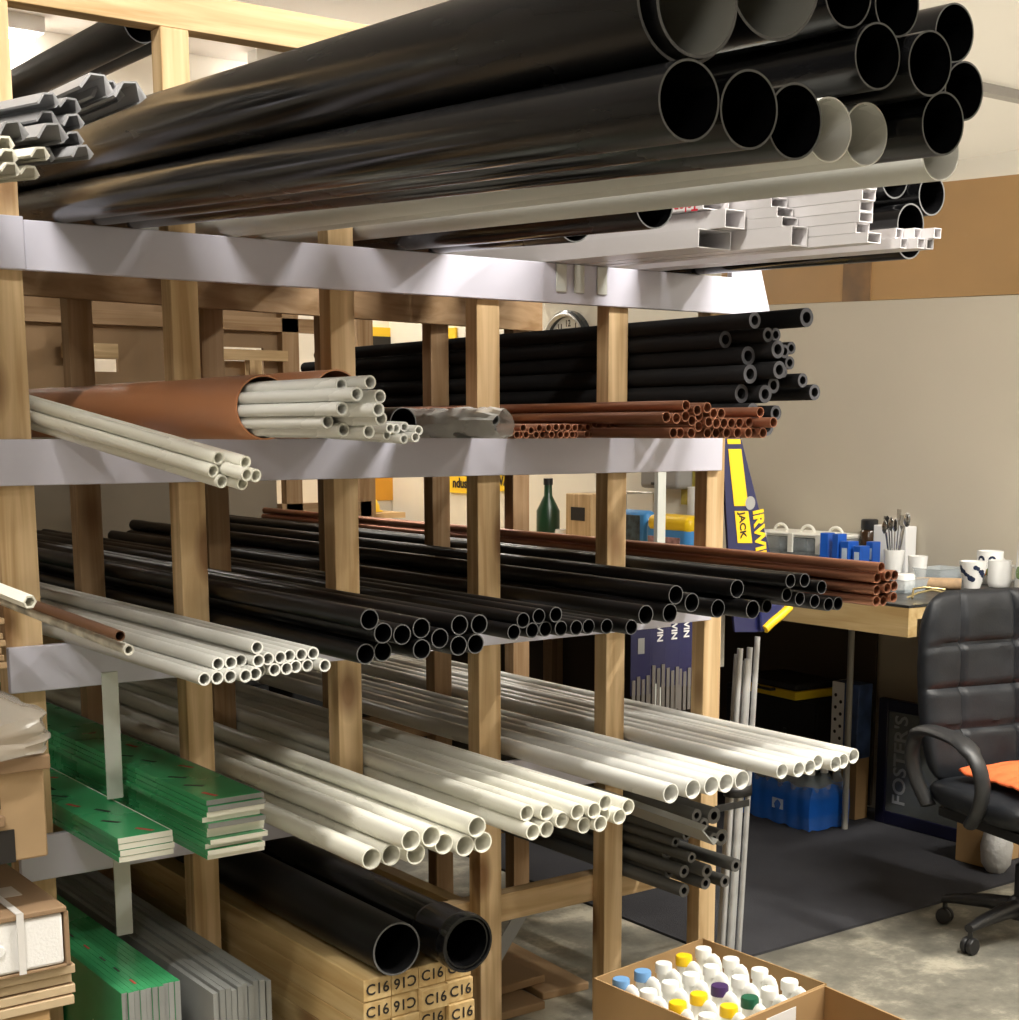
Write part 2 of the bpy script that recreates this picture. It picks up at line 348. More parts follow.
bundle('black_downpipe', 'pipe', 'glossy black downpipe', 'on the right of the top load', 'black downpipes in the right pile of the top shelf load',
       [(944, 124, .034, 1.12, 1.52, 1.955), (875, 49, .034, 1.14, 1.41, 2.012), (931, 57, .034, 1.15, 1.487, 2.005), (897, 5, .034, 1.17, 1.45, 2.06), (848, -12, .034, 1.15, 1.375, 2.06)], .034, 1.12, T2, mt=pvcB, L=4.4, wall=.06, rim=rimM, n=48, **D2)
bundle('black_downpipe', 'pipe', 'glossy black downpipe', 'at the far right of the top load', 'black downpipes at the far right of the top shelf load',
       [(963, 78, .036, 1.28, 1.74, 2.03), (954, 20, .036, 1.29, 1.74, 2.102)], .036, 1.3, T3, mt=pvcB, L=4.4, wall=.06, rim=rimM, n=48, **D2)
bundle('black_soil_pipe', 'pipe', 'matt black soil pipe', 'behind the trunking, top shelf', 'black pipes behind the white trunking on the top shelf',
       [(896, 178, .042, 2.03, 2.50, 2.03), (932, 196, .042, 2.03, 2.60, 1.99), (910, 218, .042, 2.05, 2.51, 1.95), (911, 240, .042, 2.1, 2.60, 1.922)], .042, 1.42, (2.512, 2.80), mt=pvcB, L=3.6, wall=.08, rim=rimM, n=40, dx=0, dz=.03, zf=1.88, level=1, drag=.2)
bundle('black_downpipe', 'pipe', 'short black pipe', 'beneath the white downpipes, top shelf', 'short black pipes beneath the top shelf load',
       [(655, 206, .040, 1.95, 1.76, 1.922), (572, 206, .040, 2.25, 1.86, 1.93)], .036, 1.95, T3, mt=pvcB, L=3.0, wall=.06, rim=rimM, n=40, **D2)
# ---- shelf 2
L2 = dict(zf=1.483, level=2)
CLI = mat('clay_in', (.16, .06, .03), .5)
bundle('orange_drain_pipe', 'pipe', 'terracotta orange drain pipe', 'lying on the second shelf', 'orange drain pipes on the second shelf',
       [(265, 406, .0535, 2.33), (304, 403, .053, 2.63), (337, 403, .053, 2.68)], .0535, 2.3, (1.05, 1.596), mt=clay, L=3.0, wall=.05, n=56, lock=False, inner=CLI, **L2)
bundle('black_drain_pipe', 'pipe', 'black pipe with a dark open mouth', 'beside the white conduits on the second shelf', None,
       [(403, 412)], .030, 2.40, (1.53, 1.597), mt=pvcBm, L=3, wall=.06, rim=rimM, n=40, **L2)
bundle('thin_white_conduit', 'pipe', 'thin white conduit', 'beneath the black pipe on the second shelf', 'thin white conduits by the black pipe',
       [(391, 429), (403, 433), (417, 437), (387, 442), (396, 439), (405, 446), (414, 451)], .0085, 2.2, (1.30, 1.45), mt=pvcW, dz=.03, L=1.2, wall=.3, zf=1.4, level=5)
bundle('white_conduit', 'pipe', 'clean white conduit', 'coming out of the orange pipe', 'clean white conduits inside the orange pipe',
       [(327, 408), (381, 387), (354, 388), (343, 399), (357, 406), (372, 397), (380, 404), (343, 420), (343, 436), (369, 416), (382, 422), (356, 437), (371, 434)], .0102, 1.85, (1.05, 1.25), mt=pvcW, L=2.4, wall=.26, zf=1.4, level=6, circ=None)
bundle('white_conduit', 'pipe', 'off-white conduit', 'sagging over the front of the second shelf', 'off-white conduits sagging over the second shelf board',
       [(217, 465, .0112, 2.27, .992, 1.541), (247, 464, .0112, 2.27, 1.030, 1.541), (256, 473, .0112, 2.27, 1.043, 1.519), (245, 480, .0112, 2.27, 1.018, 1.519), (219, 487, .0112, 2.27, .997, 1.4985), (241, 494, .0112, 2.27, 1.025, 1.4985), (213, 475, .0112, 2.27, .990, 1.519)], .0112, 2.27, (.974, 1.055), mt=pvcC, dx=-.2, dz=.165, L=1.05, wall=.24, zf=1.487, level=7)
bundle('copper_pipe', 'pipe', 'thin copper pipe', 'left of the second shelf copper', 'thin copper pipes left on the second shelf',
       [(511, 427), (522, 427), (530, 427), (541, 428), (548, 428), (556, 425), (553, 430), (561, 421), (567, 428), (575, 420), (572, 431), (516, 435), (526, 436), (519, 434), (536, 437), (544, 436), (551, 437), (560, 436), (566, 435), (575, 435)],
       .0075, 2.46, (1.76, 1.972), mt=copper, L=3, wall=.12, n=16, **L2)
bundle('copper_pipe', 'pipe', 'thin copper pipe', 'amid the second shelf copper', 'thin copper pipes in the middle of the second shelf',
       [(581, 429), (588, 427), (595, 428), (604, 423), (607, 427), (597, 432), (612, 430), (586, 434), (591, 434), (616, 432), (623, 434), (631, 434)],
       .0075, 2.6, (2.043, 2.20), mt=copper, L=3, wall=.12, n=16, **L2)
bundle('copper_pipe', 'pipe', 'medium copper pipe', 'in the right copper bundle on the second shelf', 'medium copper pipes on the second shelf',
       [(668, 422), (676, 423), (684, 423), (692, 422), (700, 422), (708, 422), (716, 422), (724, 421), (730, 421), (741, 421), (751, 422), (760, 427), (773, 429),
        (672, 431), (681, 432), (690, 432), (700, 431), (708, 432), (717, 431), (726, 430), (737, 431), (747, 431), (753, 432), (763, 434), (686, 412), (696, 412), (706, 413), (714, 413), (720, 412)],
       .0108, 2.35, G4, mt=copper, L=3, wall=.1, n=20, **L2)
fo = [(807, 310, .0215), (755, 332, .018), (767, 330, .016), (776, 329, .015), (726, 339, .019), (749, 354, .021), (777, 347, .020), (785, 344, .015), (791, 342, .014), (790, 356, .015), (778, 362, .0195), (784, 363, .013), (751, 376, .021),
      (803, 373, .016), (815, 385, .018), (773, 380, .018), (765, 384, .020), (742, 397, .021), (752, 406, .019), (776, 406, .017), (744, 413, .019), (767, 419, .020)]
for e in fo: pass
bundle('foam_lagging_tube', 'pipe insulation', 'dark grey foam lagging tube', 'in the tall pile on the second shelf', 'dark grey foam lagging tubes on the second shelf',
       [(u, v, r, 2.45) for u, v, r in fo], .017, 2.45, G5, mt=foam, L=2.0, wall=.42, rim=foamL, drag=.2, **L2)
# ---- shelf 3
L3 = dict(zf=1.093, level=3)
a = [(190 + x / 6.793, 635 + y / 6.793) for x, y in [(445, 103), (537, 130), (620, 147), (683, 125), (754, 112), (835, 96), (345, 145), (290, 165), (453, 197), (385, 242), (475, 245), (430, 297), (575, 222), (652, 213), (727, 215), (803, 208), (918, 205), (170, 252), (265, 280), (100, 313), (167, 355)]]
bundle('white_conduit', 'pipe', 'dusty white conduit', 'in the left bundle on the third shelf', 'dusty white conduits on the third shelf', a, .0111, 2.26, G1, mt=pvcG, L=3, wall=.24, rim=pvcW, inner=pvcG, **L3)
bundle('black_waste_pipe', 'pipe', 'thick black waste pipe', 'in the left black bundle, third shelf', 'black waste pipes left on the third shelf',
       [(371, 612), (383, 629), (366, 651), (383, 650), (405, 626), (424, 622), (422, 648), (443, 630), (462, 620), (482, 617), (459, 641), (476, 639)], .0185, 2.27, G2, mt=pvcBm, L=3, wall=.1, rim=rimM, **L3)
bundle('black_waste_pipe', 'pipe', 'slim black waste pipe', 'in the middle black bundle, third shelf', 'slim black waste pipes in the middle of the third shelf',
       [(525, 615), (540, 613), (555, 613), (514, 631), (531, 631), (544, 629), (560, 627), (577, 625), (590, 625), (605, 630), (618, 623), (631, 621)], .0155, 2.38, (1.663, 1.972), mt=pvcBm, L=3, wall=.1, rim=rimM, **L3)
bundle('black_waste_pipe', 'pipe', 'black waste pipe', 'in the right black bundle, third shelf', 'black waste pipes right on the third shelf',
       [(646, 607), (671, 609), (675, 591), (692, 595), (718, 605), (736, 588), (754, 600)], .0205, 2.40, (2.043, 2.357), mt=pvcBm, L=3, wall=.08, rim=rimM, **L3)
bundle('black_overflow_pipe', 'pipe', 'black overflow pipe', 'at the far right of the third shelf', 'black overflow pipes by the copper on the third shelf',
       [(767, 601), (789, 582), (805, 573), (822, 580), (787, 598), (799, 594), (815, 594), (830, 597), (839, 595)], .0155, 2.32, G5, mt=pvcBm, L=3, wall=.1, rim=rimM, **L3)
bundle('copper_pipe', 'pipe', 'thick copper pipe', 'at the right end of the third shelf', 'thick copper pipes on the third shelf',
       [(881, 561), (879, 570), (887, 569), (895, 568), (879, 583), (887, 581), (894, 579), (877, 596), (886, 594), (894, 590)], .0115, 2.22, (2.60, 2.688), mt=copper, L=3, wall=.08, **L3)
# ---- shelf 4
L4 = dict(zf=.72, level=4)
bundle('white_waste_pipe', 'pipe', 'thick cream waste pipe', 'in the left cream bundle, fourth shelf', 'thick cream waste pipes left on the fourth shelf',
       [(367, 867), (386, 865), (409, 869), (406, 849), (427, 850), (445, 844), (462, 850), (476, 832), (481, 845)], .0200, 2.235, G2, mt=pvcC, L=3, wall=.12, **L4)
bundle('white_waste_pipe', 'pipe', 'slim cream waste pipe', 'in the middle cream bundle, fourth shelf', 'slim cream waste pipes in the middle of the fourth shelf',
       [(520, 834), (531, 837), (543, 824), (545, 839), (559, 825), (574, 821), (583, 826), (594, 809), (605, 806), (601, 825), (618, 820), (629, 807), (604, 816)], .0165, 2.24, (1.663, 1.972), mt=pvcC, L=3, wall=.16, **L4)
bundle('white_waste_pipe', 'pipe', 'thick white waste pipe', 'in the row of five, fourth shelf', 'row of five thick white waste pipes on the fourth shelf',
       [(671, 794), (693, 789), (712, 787), (725.6, 784), (742, 781)], .0215, 2.32, (2.043, 2.357), mt=pvcW, L=3, wall=.11, **L4)
bundle('white_waste_pipe', 'pipe', 'slim white waste pipe', 'at the right end of the fourth shelf', 'slim white waste pipes right on the fourth shelf',
       [(784, 767), (801, 766), (812, 765), (817, 760), (836, 760), (845, 756), (856, 751)], .0180, 2.33, (2.424, 2.688), mt=pvcW, L=3, wall=.13, **L4)

def relax(ps, it=500):
    X = np.array([[p['x'], p['z']] for p in ps]); X0 = X.copy(); r = np.array([p['r'] * (1.012 + .6 * (p.get('dx', 0) ** 2 + p.get('dz', 0) ** 2)) for p in ps])
    lock = np.array([p['lock'] for p in ps]); n = len(ps)
    lo = np.array([p['xr'][0] for p in ps]) + r; hi = np.array([p['xr'][1] for p in ps]) - r; fl = np.array([p['zf'] for p in ps]) + r
    for k in range(it):
        if k < 182: X[:, 1] -= .00009
        D = X[:, None] - X[None]; d = np.sqrt((D ** 2).sum(2)) + np.eye(n); ov = np.maximum(0, (r[:, None] + r[None]) - d) * (1 - np.eye(n))
        mv = (D / np.maximum(d, 1e-4)[..., None] * ov[..., None]).sum(1) * .5
        X = X + np.clip(mv, -.01, .01); X[:, 0] = np.clip(X[:, 0], lo, hi); X[:, 1] = np.maximum(X[:, 1], fl)
        if lock.any(): X[lock, 0] = X0[lock, 0]
        for i_, p in enumerate(ps):
            if p['circ']:
                cx, cz, cr = p['circ']; q = X[i_] - (cx, cz); d_ = sqrt(q @ q)
                if d_ > cr - r[i_]: X[i_] = np.array((cx, cz)) + q * (cr - r[i_]) / d_
    return X
def rot_to(d):
    y = Vector(d).normalized(); x = y.cross(Vector((0, 0, 1))).normalized(); return axes((0, 0, 0), x, y)
def rows(ps):
    """names each end by its row and its place in the row"""
    ps = sorted(ps, key=lambda p: -p['cz']); rws = [[ps[0]]]
    for p in ps[1:]:
        if rws[-1][0]['cz'] - p['cz'] > p['r'] * 1.15: rws.append([p])
        else: rws[-1].append(p)
    for i, rw in enumerate(rws):
        rw.sort(key=lambda p: p['pu'])
        rn = 'only' if len(rws) == 1 else 'top' if i == 0 else 'bottom' if i == len(rws) - 1 else 'middle' if len(rws) == 3 else ORD[i]
        for j, p in enumerate(rw):
            if len(rw) == 1: pos = 'alone in the %s row' % rn if rn != 'only' else ''
            else:
                s = 'leftmost' if j == 0 else 'rightmost' if j == len(rw) - 1 else ORD[j] + ' from left'
                pos = s + (' of the %s row' % rn if rn != 'only' else '')
            p['pos'] = pos
for lv in (1, 2, 3, 4, 5, 6, 7):
    ps = [p for p in PIPES if p['level'] == lv]
    if lv == 6:
        for p in ps: p['circ'] = (ORX[0], ORX[1], .0502); p['x'] = ORX[0] + (p['x'] - 1.14) * .8; p['z'] = ORX[1] + (p['z'] - 1.53)
    if lv == 5:
        for p in ps: p['circ'] = (ORY[0], ORY[1], .042); p['x'] = ORY[0] + (p['x'] - 1.36) * .55; p['z'] = min(p['z'], 1.505)
    X = relax(ps)
    if lv == 2: ORX, ORY = X[0], X[1]
    for p, (x, z) in zip(ps, X):
        best = min(np.linspace(p['Y'] - p['drag'], p['Y'] + p['drag'], 61), key=lambda y: (lambda q: (q[0] - p['u']) ** 2 + (q[1] - p['v']) ** 2)(proj((x - p['dx'] * (YR - y), y, z - p['dz'] * (YR - y)))) + 40 * (y - p['Y']) ** 2)
        p['P'] = (x - p['dx'] * (YR - best), best, z - p['dz'] * (YR - best)); p['cz'] = z; p['pu'] = proj(p['P'])[0]
keys = []
for p in PIPES:
    k = (p['desc'], p['where'])
    if k not in keys: keys.append(k)
for k in keys: rows([p for p in PIPES if (p['desc'], p['where']) == k])
for p in PIPES:
    me = pipe_mesh(p['r'], p['r'] * (1 - p['wall']), p['L'], p['mt'], p['n'], p['rim'], p['inner'])
    o = ob(p['name'], me); o.matrix_world = Matrix.Translation(p['P']) @ rot_to((p['dx'], 1, p['dz']))
    s = p['desc'] + ' ' + p['where'] + (', ' + p['pos'] if p['pos'] else ''); w_ = s.split()
    if len(w_) > 16: s = p['desc'] + ' ' + p['where'].replace(', ', ' ').replace('on the ', '').replace('in the ', '') + ', ' + p['pos'].replace(' of the', ',')
    tag(o, s, p['cat'], p['group'])

# ---------------------------------------------------------------- white trunking on the top shelf
def trunk(name, label, group, x, u, v, zr, w_, h_, L=2.6, mt=None, dx=0.0, dz=.03, lip=.0015):
    P = onp(u, v, 0, x); y = P[1]; z = zr - dz * (YR - y)
    vs = []; t = lip
    for (a, b) in ((w_ / 2, h_ / 2), (w_ / 2 - t, h_ / 2 - t)):
        for yy in (0, L): vs += [(-a, yy, -b), (a, yy, -b), (a, yy, b), (-a, yy, b)]
    f = []
    for j in range(4):
        k = (j + 1) % 4; f += [(j, k, k + 4, j + 4), (8 + j, 12 + j, 12 + k, 8 + k), (j, 8 + j, 8 + k, k), (4 + j, 4 + k, 12 + k, 12 + j)]
    o = ob(name, M().add(vs, f).mesh(name, False), mt or trunkM); o.matrix_world = Matrix.Translation((x - dx * (YR - y), y, z)) @ rot_to((dx, 1, dz))
    tag(o, label, 'cable trunking', group); return o
trunkM = mat('white_trunking', (.62, .60, .61), .35, rand=.08)
us = [875, 863, 866, 866, 868, 869, 868, 866]
for k, u in enumerate(us):
    trunk('mini_trunking', 'white mini trunking, %s of the right-hand stack on the top shelf' % (ORD[k] + ' up' if k else 'lowest'), 'right-hand stack of white trunking', 2.325, u, 220, 1.8905 + k * .0202, .038, .0195)
zz = 1.881
for k, (u, h) in enumerate([(800, .038), (790, .0195), (785, .0195), (779, .0195), (765, .0195), (752, .0195)]):
    zz += h / 2 + .0004
    trunk('mini_trunking', 'white trunking, %s of the stepped middle stack on the top shelf' % (ORD[k] + ' up' if k else 'lowest and tallest'), 'stepped middle stack of white trunking', 2.278, u, 220, zz, .046, h); zz += h / 2
trunk('mini_trunking', 'wide flat white trunking, lowest at the near side of the white stack', None, 2.20, 715, 225, 1.8995, .09, .037)
t = trunk('mini_trunking', 'square white trunking near the stack front with an open pale end', None, 2.215, 735, 225, 1.9375, .055, .036)
t = trunk('cable_trunking', 'white trunking with a red name sticker, topmost by the black pipe', None, 2.20, 716, 210, 1.974, .07, .034)
st = ob('sticker', M().box(-.0356, -.035, .03, .19, -.016, .016), paper, t)
text('Talon', .032, mat('red_print', (.55, .02, .04), .5), t, (-.0358, .052, -.007), (0, 1, 0), (0, 0, -1), ext=.0003, bold=.0006)
for k, (x, u, row) in enumerate([(2.445, 905, 0), (2.468, 922, 0), (2.491, 931, 0), (2.45, 900, 1), (2.474, 918, 1), (2.497, 938, 1)]):
    trunk('mini_trunking', 'slim white trunking, %s, sticking out farthest right on the top shelf' % ['lower left', 'lower middle', 'lower right', 'upper left', 'upper middle', 'upper right'][k],
          'six slim white trunkings sticking out at the far right', x, u, 225, 1.8905 + row * .0205, .0215, .0195)

# ---------------------------------------------------------------- film-wrapped bundle on the second shelf
wb = emp('wrapped_pipe_bundle', (1.705, 2.40, 1.4835)); tag(wb, 'grey pipes wrapped in crumpled clear film lying on the second shelf', 'wrapped pipes')
gp = mat('mid_grey_pvc', (.10, .10, .10), .35)
for x, z in ((-.012, .0135), (.014, .0135), (.0, .037)):
    o = ob('pipe', pipe_mesh(.0128, .0095, 2.6, gp, 20), None, wb, loc=(x, .02 + abs(x) * 2, z))
random.seed(3); rs = []
for i in range(40):
    y = -.015 + .42 * i / 39; rr = []
    for j in range(26):
        a_ = 2 * pi * j / 26; q = noise.noise(Vector((cos(a_) * 1.8, sin(a_) * 1.8, y * 14))) + .6 * noise.noise(Vector((cos(a_) * 5, sin(a_) * 5, y * 40)))
        r_ = (.034 if i > 3 else .026 + .002 * i) * (1 + .28 * q); rr.append((r_ * cos(a_) * .98, y, max(.0005, .028 + r_ * .92 * sin(a_))))
    rs.append(rr)
ob('wrapping', M().rings(rs, cap=False), wrap, wb)

# ---------------------------------------------------------------- odd lengths at the left, third shelf
def tube_pp(name, label, p0, p1, r, mt, wall=.2, rim=None, cat='pipe', group=None, n=20):
    d = Vector(p1) - Vector(p0); me = pipe_mesh(r, r * (1 - wall), round(d.length, 2), mt, n, rim)
    o = ob(name, me); o.matrix_world = Matrix.Translation(p0) @ rot_to(d); tag(o, label, cat, group); return o
def pt(u, v, y): return Vector(onp(u, v, 1, y))
tube_pp('copper_pipe', 'single dull brown copper pipe crossing in front of the white conduits', pt(120, 636, 2.20), pt(120, 636, 2.20) + Vector((-.10, 1.5, .09)), .0085, mat('dull_copper', (.20, .10, .055), .4, metal=.6), .15)
paintM = mat('paint_spattered_white', (.66, .64, .56), .5, n_scale=22, n_amt=.6)
tube_pp('white_conduit', 'paint-spattered white conduit just below the single copper pipe', pt(129, 650, 2.20), pt(129, 650, 2.20) + Vector((-.10, 1.5, .10)), .0085, paintM, .3)
tube_pp('white_conduit', 'white six-sided tube pointing right in front of the left post', pt(30, 602, 2.05), pt(30, 602, 2.05) + Vector((-.16, 1.1, .12)), .010, pvcC, .3, n=6)

# ---------------------------------------------------------------- grey and white edge profiles, top left
def profile_bundle(u, v, y, n, mt, label, group, w_, L, dirv, seed, spread):
    random.seed(seed)
    for k in range(n):
        cols = 2 if n > 4 else 3
        cx, cz = (k % cols - (cols - 1) / 2) * spread, (k // cols) * spread * .62
        P = pt(u, v, y) + Vector((cx, (R() - .5) * .05, cz))
        poly = []; t = .0016; W = w_
        path = [(-W, -W * .35), (-W * .45, W * .42), (W * .35, W * .50), (W * .9, -W * .25), (W * .55, -W * .5)]
        lo_ = [(x, z) for x, z in path]; hi_ = [(x * .86, z - t * 1.5) for x, z in reversed(path)]
        o = ob('edge_profile', M().prism(lo_ + hi_, 0, L).mesh('edge_profile', False), mt)
        o.matrix_world = Matrix.Translation(P) @ rot_to(dirv) @ Matrix.Rotation((R() - .5) * .25, 4, 'Y')
        tag(o, label % (ORD[k]), 'edge profile', group)
grp = mat('grey_profile', (.26, .26, .27), .35, rand=.2); whp = mat('cream_profile', (.62, .60, .52), .4, rand=.1)
profile_bundle(112, 88, 2.10, 3, grp, 'grey angled edge profile pointing up right, %s of the upper bunch', 'upper bunch of grey edge profiles', .026, 1.4, (-.03, 1, .0), 1, .027)
profile_bundle(64, 152, 2.0, 8, grp, 'grey angled edge profile, %s of the lower bunch by the left post', 'lower bunch of grey edge profiles', .016, 1.4, (-.03, 1, .088), 2, .034)
profile_bundle(12, 130, 1.98, 4, grp, 'broad grey edge profile, %s of the leftmost bunch', 'leftmost bunch of grey edge profiles', .022, 1.4, (-.03, 1, .088), 4, .045)
profile_bundle(24, 168, 1.86, 5, whp, 'cream curved edge profile, %s of the flat bunch at the left edge', 'flat bunch of cream edge profiles', .013, 1.3, (-.03, 1, .088), 5, .026)

# ---------------------------------------------------------------- foam boards with green film
def board(name, label, group, P, wx, L, hz, mt, film=None, side='top', cat='board', dirv=(0, 1, 0)):
    o = ob(name, M().box(0, wx, 0, L, 0, hz).mesh(name, False), mt); o.matrix_world = Matrix.Translation(P); tag(o, label, cat, group)
    if film:
        if side == 'top': f = M().box(-.0004, wx - .004, .001, L, hz, hz + .0006).box(-.0006, 0, .001, L, .0005, hz)
        else: f = M().box(-.0008, 0, .001, L, .0, hz).box(-.0005, wx, .001, L, hz, hz + .0008)
        ob('green_film', f.mesh('film', False), film, o)
    return o
random.seed(11); z = .7205
for k in range(4):
    board('foam_board', 'white board with green film, %s of the small stack on the fourth shelf' % ['lowest', 'second from bottom', 'third from bottom', 'topmost'][k], 'small stack of green-filmed boards',
          (.977 + R() * .004, 2.575 + R() * .015, z), .105, 2.4, .0105, boardW, greenF); z += .0118
gt = bpy.data.objects['foam_board.003']
z = .7205
for k in range(11):
    h = .0092
    board('foam_board', '%s board, %s of the tall stack on the fourth shelf' % ('white green-filmed' if k not in (6, 9, 10) else 'grey-edged green-filmed', ORD[k] + ' from the bottom' if k else 'lowest'), 'tall stack of green-filmed boards',
          (1.113 + (R() * .006 if k != 7 else -.006), 2.49 + R() * .02, z), .115, 2.5, h, boardW if k not in (6, 9, 10) else boardG, greenF); z += h + .0012
def marks(parent, z, x0, x1, y0, n, rd=True):       # printed words on the film
    for k in range(n):
        text(['FASCIA', 'BOARD', 'UPVC', 'FOAM'][k % 4] if False else 'IIIIII', .03, ink, parent, (x0 + (x1 - x0) * R(), y0 + k * .13, z), (0, 1, 0), (-1, 0, 0), name='print', ext=.0002)
z = .06; x = .962
for k in range(10):
    board('foam_board', 'upright board with green film, %s of the row below the fourth shelf' % (ORD[k] + ' from left' if k else 'leftmost'), 'row of upright green-filmed boards',
          (x, 2.55 + R() * .012, .02), .0105, 2.4, .46, boardG, greenF, 'side'); x += .0115
x = 1.118
for k in range(10):
    if k == 9: x += .004
    board('grey_board', 'upright grey board, %s of the grey row below the fourth shelf' % (ORD[k] + ' from left' if k else 'leftmost'), 'row of upright grey boards',
          (x, 2.50 + R() * .01, .02 + (.006 if k % 3 else 0)), .0105, 2.4, .44, boardG); x += .0118
pl = ob('plinth_board', M().box(1.31, 1.598, 2.35, 4.9, 0, .0300), ply); tag(pl, 'plywood base board on the floor under the graded timber stack', 'board')
for (x0, x1, yy) in ((.86, 1.24, 2.40), (1.33, 1.6, 2.36)):
    pass
bl = ob('plinth_board', M().box(.961, 1.242, 2.40, 4.9, 0, .0195), ply); tag(bl, 'low board on the floor under the upright boards', 'board')
for nm in [o for o in COL.objects if o.name.startswith('print')]: pass

# ---------------------------------------------------------------- C16 timbers, big black pipes on them
random.seed(5)
SW, SH = .0605, .0445; zt = .4845
nrow = 10
for r_ in range(nrow):
    z1 = zt - r_ * (SH + .0008)
    for c_ in range(4):
        if z1 - SH < .02: continue
        x0 = 1.347 + c_ * (SW + .0015)
        o = ob('timber_length', M().box(0, SW, 0, 3.0, 0, SH).mesh('timber', False), pineY); bev(o, .002)
        o.matrix_world = Matrix.Translation((x0, 2.335 + R() * .015, z1 - SH))
        tag(o, 'sawn pine length, %s row from the top, %s of the graded timber stack' % (ORD[r_], ['leftmost', 'second from left', 'third from left', 'rightmost'][c_]), 'timber', 'stack of graded pine lengths under the black pipes')
        if r_ < 3:
            fl = -1 if (r_ * 3 + c_) % 3 == 1 else 1
            text('C16', .030, ink, o, (SW / 2, -.0008, SH / 2), (fl, 0, 0), (0, 0, fl), name='stamp', ext=.0003, bold=.0004)
for (u, v, x, y, r, sock) in ((390, 968, 1.412, 2.33, .0515, False), (466, 953, 1.5305, 2.27, .0490, True)):
    P = Vector((x, y, zt + r + .0012 + (.006 if sock else 0)))
    me = pipe_mesh(r, r * .93, 3.1, pvcBm if not sock else pvcB, 56, rimM if not sock else None)
    o = ob('black_soil_pipe', me, loc=P)
    tag(o, 'big black soil pipe with a plain cut end lying on the timber stack' if not sock else 'big black soil pipe with a flared socket lying on the timber stack', 'pipe')
    if sock:
        pf = [(r * .98, .10), (r * 1.0, .12), (r * 1.10, .105), (r * 1.10, .03), (r * 1.16, .025), (r * 1.18, .008), (r * 1.14, -.004), (r * 1.05, -.004), (r * 1.02, .01), (r * 1.02, .09)]
        ob('socket', M().lathe(pf, 56, Matrix.Rotation(-pi / 2, 4, 'X'), cap=False), pvcB, o)
# grey ducts and loose boards on the floor under the rack
tube_pp('grey_duct', 'fat grey duct lying on the floor under the rack', (1.78, 2.40, .045), (1.74, 5.2, .045), .044, mat('duct_grey', (.33, .34, .33), .35), .06, n=36)
tube_pp('grey_duct', 'second grey duct on the floor, right of the fat one', (1.90, 2.62, .038), (1.86, 5.2, .038), .036, MATS['duct_grey'], .06, n=36)
o = ob('steel_brace', M().box(-.02, .02, -.004, .0, 0, .30), mat('dull_steel', (.30, .31, .32), .4, metal=.4), loc=(2.05, 3.0, .098)); o.rotation_euler = (0, radians(38), 0); tag(o, 'flat grey steel brace leaning on the ducts under the rack', 'brace')
for k, (x, y, a_, z) in enumerate([(2.12, 3.0, .0, 0), (2.30, 3.05, -.06, 0), (2.2, 3.1, .05, .023)]):
    o = ob('loose_board', M().box(0, .15, 0, .58, 0, .022), ply); bev(o); o.location = (x, y, z); o.rotation_euler = (0, 0, a_)
    tag(o, 'loose brown board on the floor under the rack, %s' % ['left one', 'right one', 'lying on the other two'][k], 'board')

# ---------------------------------------------------------------- mid grey foam tubes low right
pts = [(714, 813, .021), (696, 818, .016), (704, 821, .016), (724, 834, .021), (699, 829, .013), (715, 838, .014), (669, 843, .018), (674, 850, .013), (683, 846, .013), (695, 850, .013), (668, 858, .018), (660, 871, .018), (683, 876, .016),
       (710, 867, .017), (708, 879, .016), (728, 876, .016), (664, 886, .017), (683, 892, .017), (739, 860, .017)]
lows = []
for u, v, r in pts:
    yy = 2.62; P = pt(u, v, yy); lows.append(dict(u=u, v=v, r=r * 1.0, x=P[0], z=P[2], lock=False, xr=(2.435, 2.76), zf=.355, Y=yy, drag=.22))
[p.update(circ=None) for p in lows]; X = relax(lows)
for p, (x, z) in zip(lows, X):
    y = min(np.linspace(2.4, 2.84, 45), key=lambda q: (lambda t: (t[0] - p['u']) ** 2 + (t[1] - p['v']) ** 2)(proj((x, q, z)))); p['P'] = (x, y, z); p['cz'] = z; p['pu'] = proj(p['P'])[0]
rows(lows)
for p in lows:
    o = ob('foam_lagging_tube', pipe_mesh(p['r'], p['r'] * .5, 1.6, foam2, 20, mat('foam_face_mid', (.13, .13, .13), .9), foam)); o.matrix_world = Matrix.Translation(p['P']) @ rot_to((0, 1, 0))
    tag(o, 'mid-grey foam lagging tube low on the right bay, %s' % p['pos'], 'pipe insulation', 'mid-grey foam lagging tubes low at the right end of the rack')
rp('tube_ledge', M().box(2.42, 2.78, 2.90, 2.94, .30, .354), pineX, (2.4, 2.9, .3)); rp('tube_ledge', M().box(2.42, 2.80, YB(2.6) - .1, YB(2.6) - .04, .30, .354), backX, (2.4, 3.6, .3))

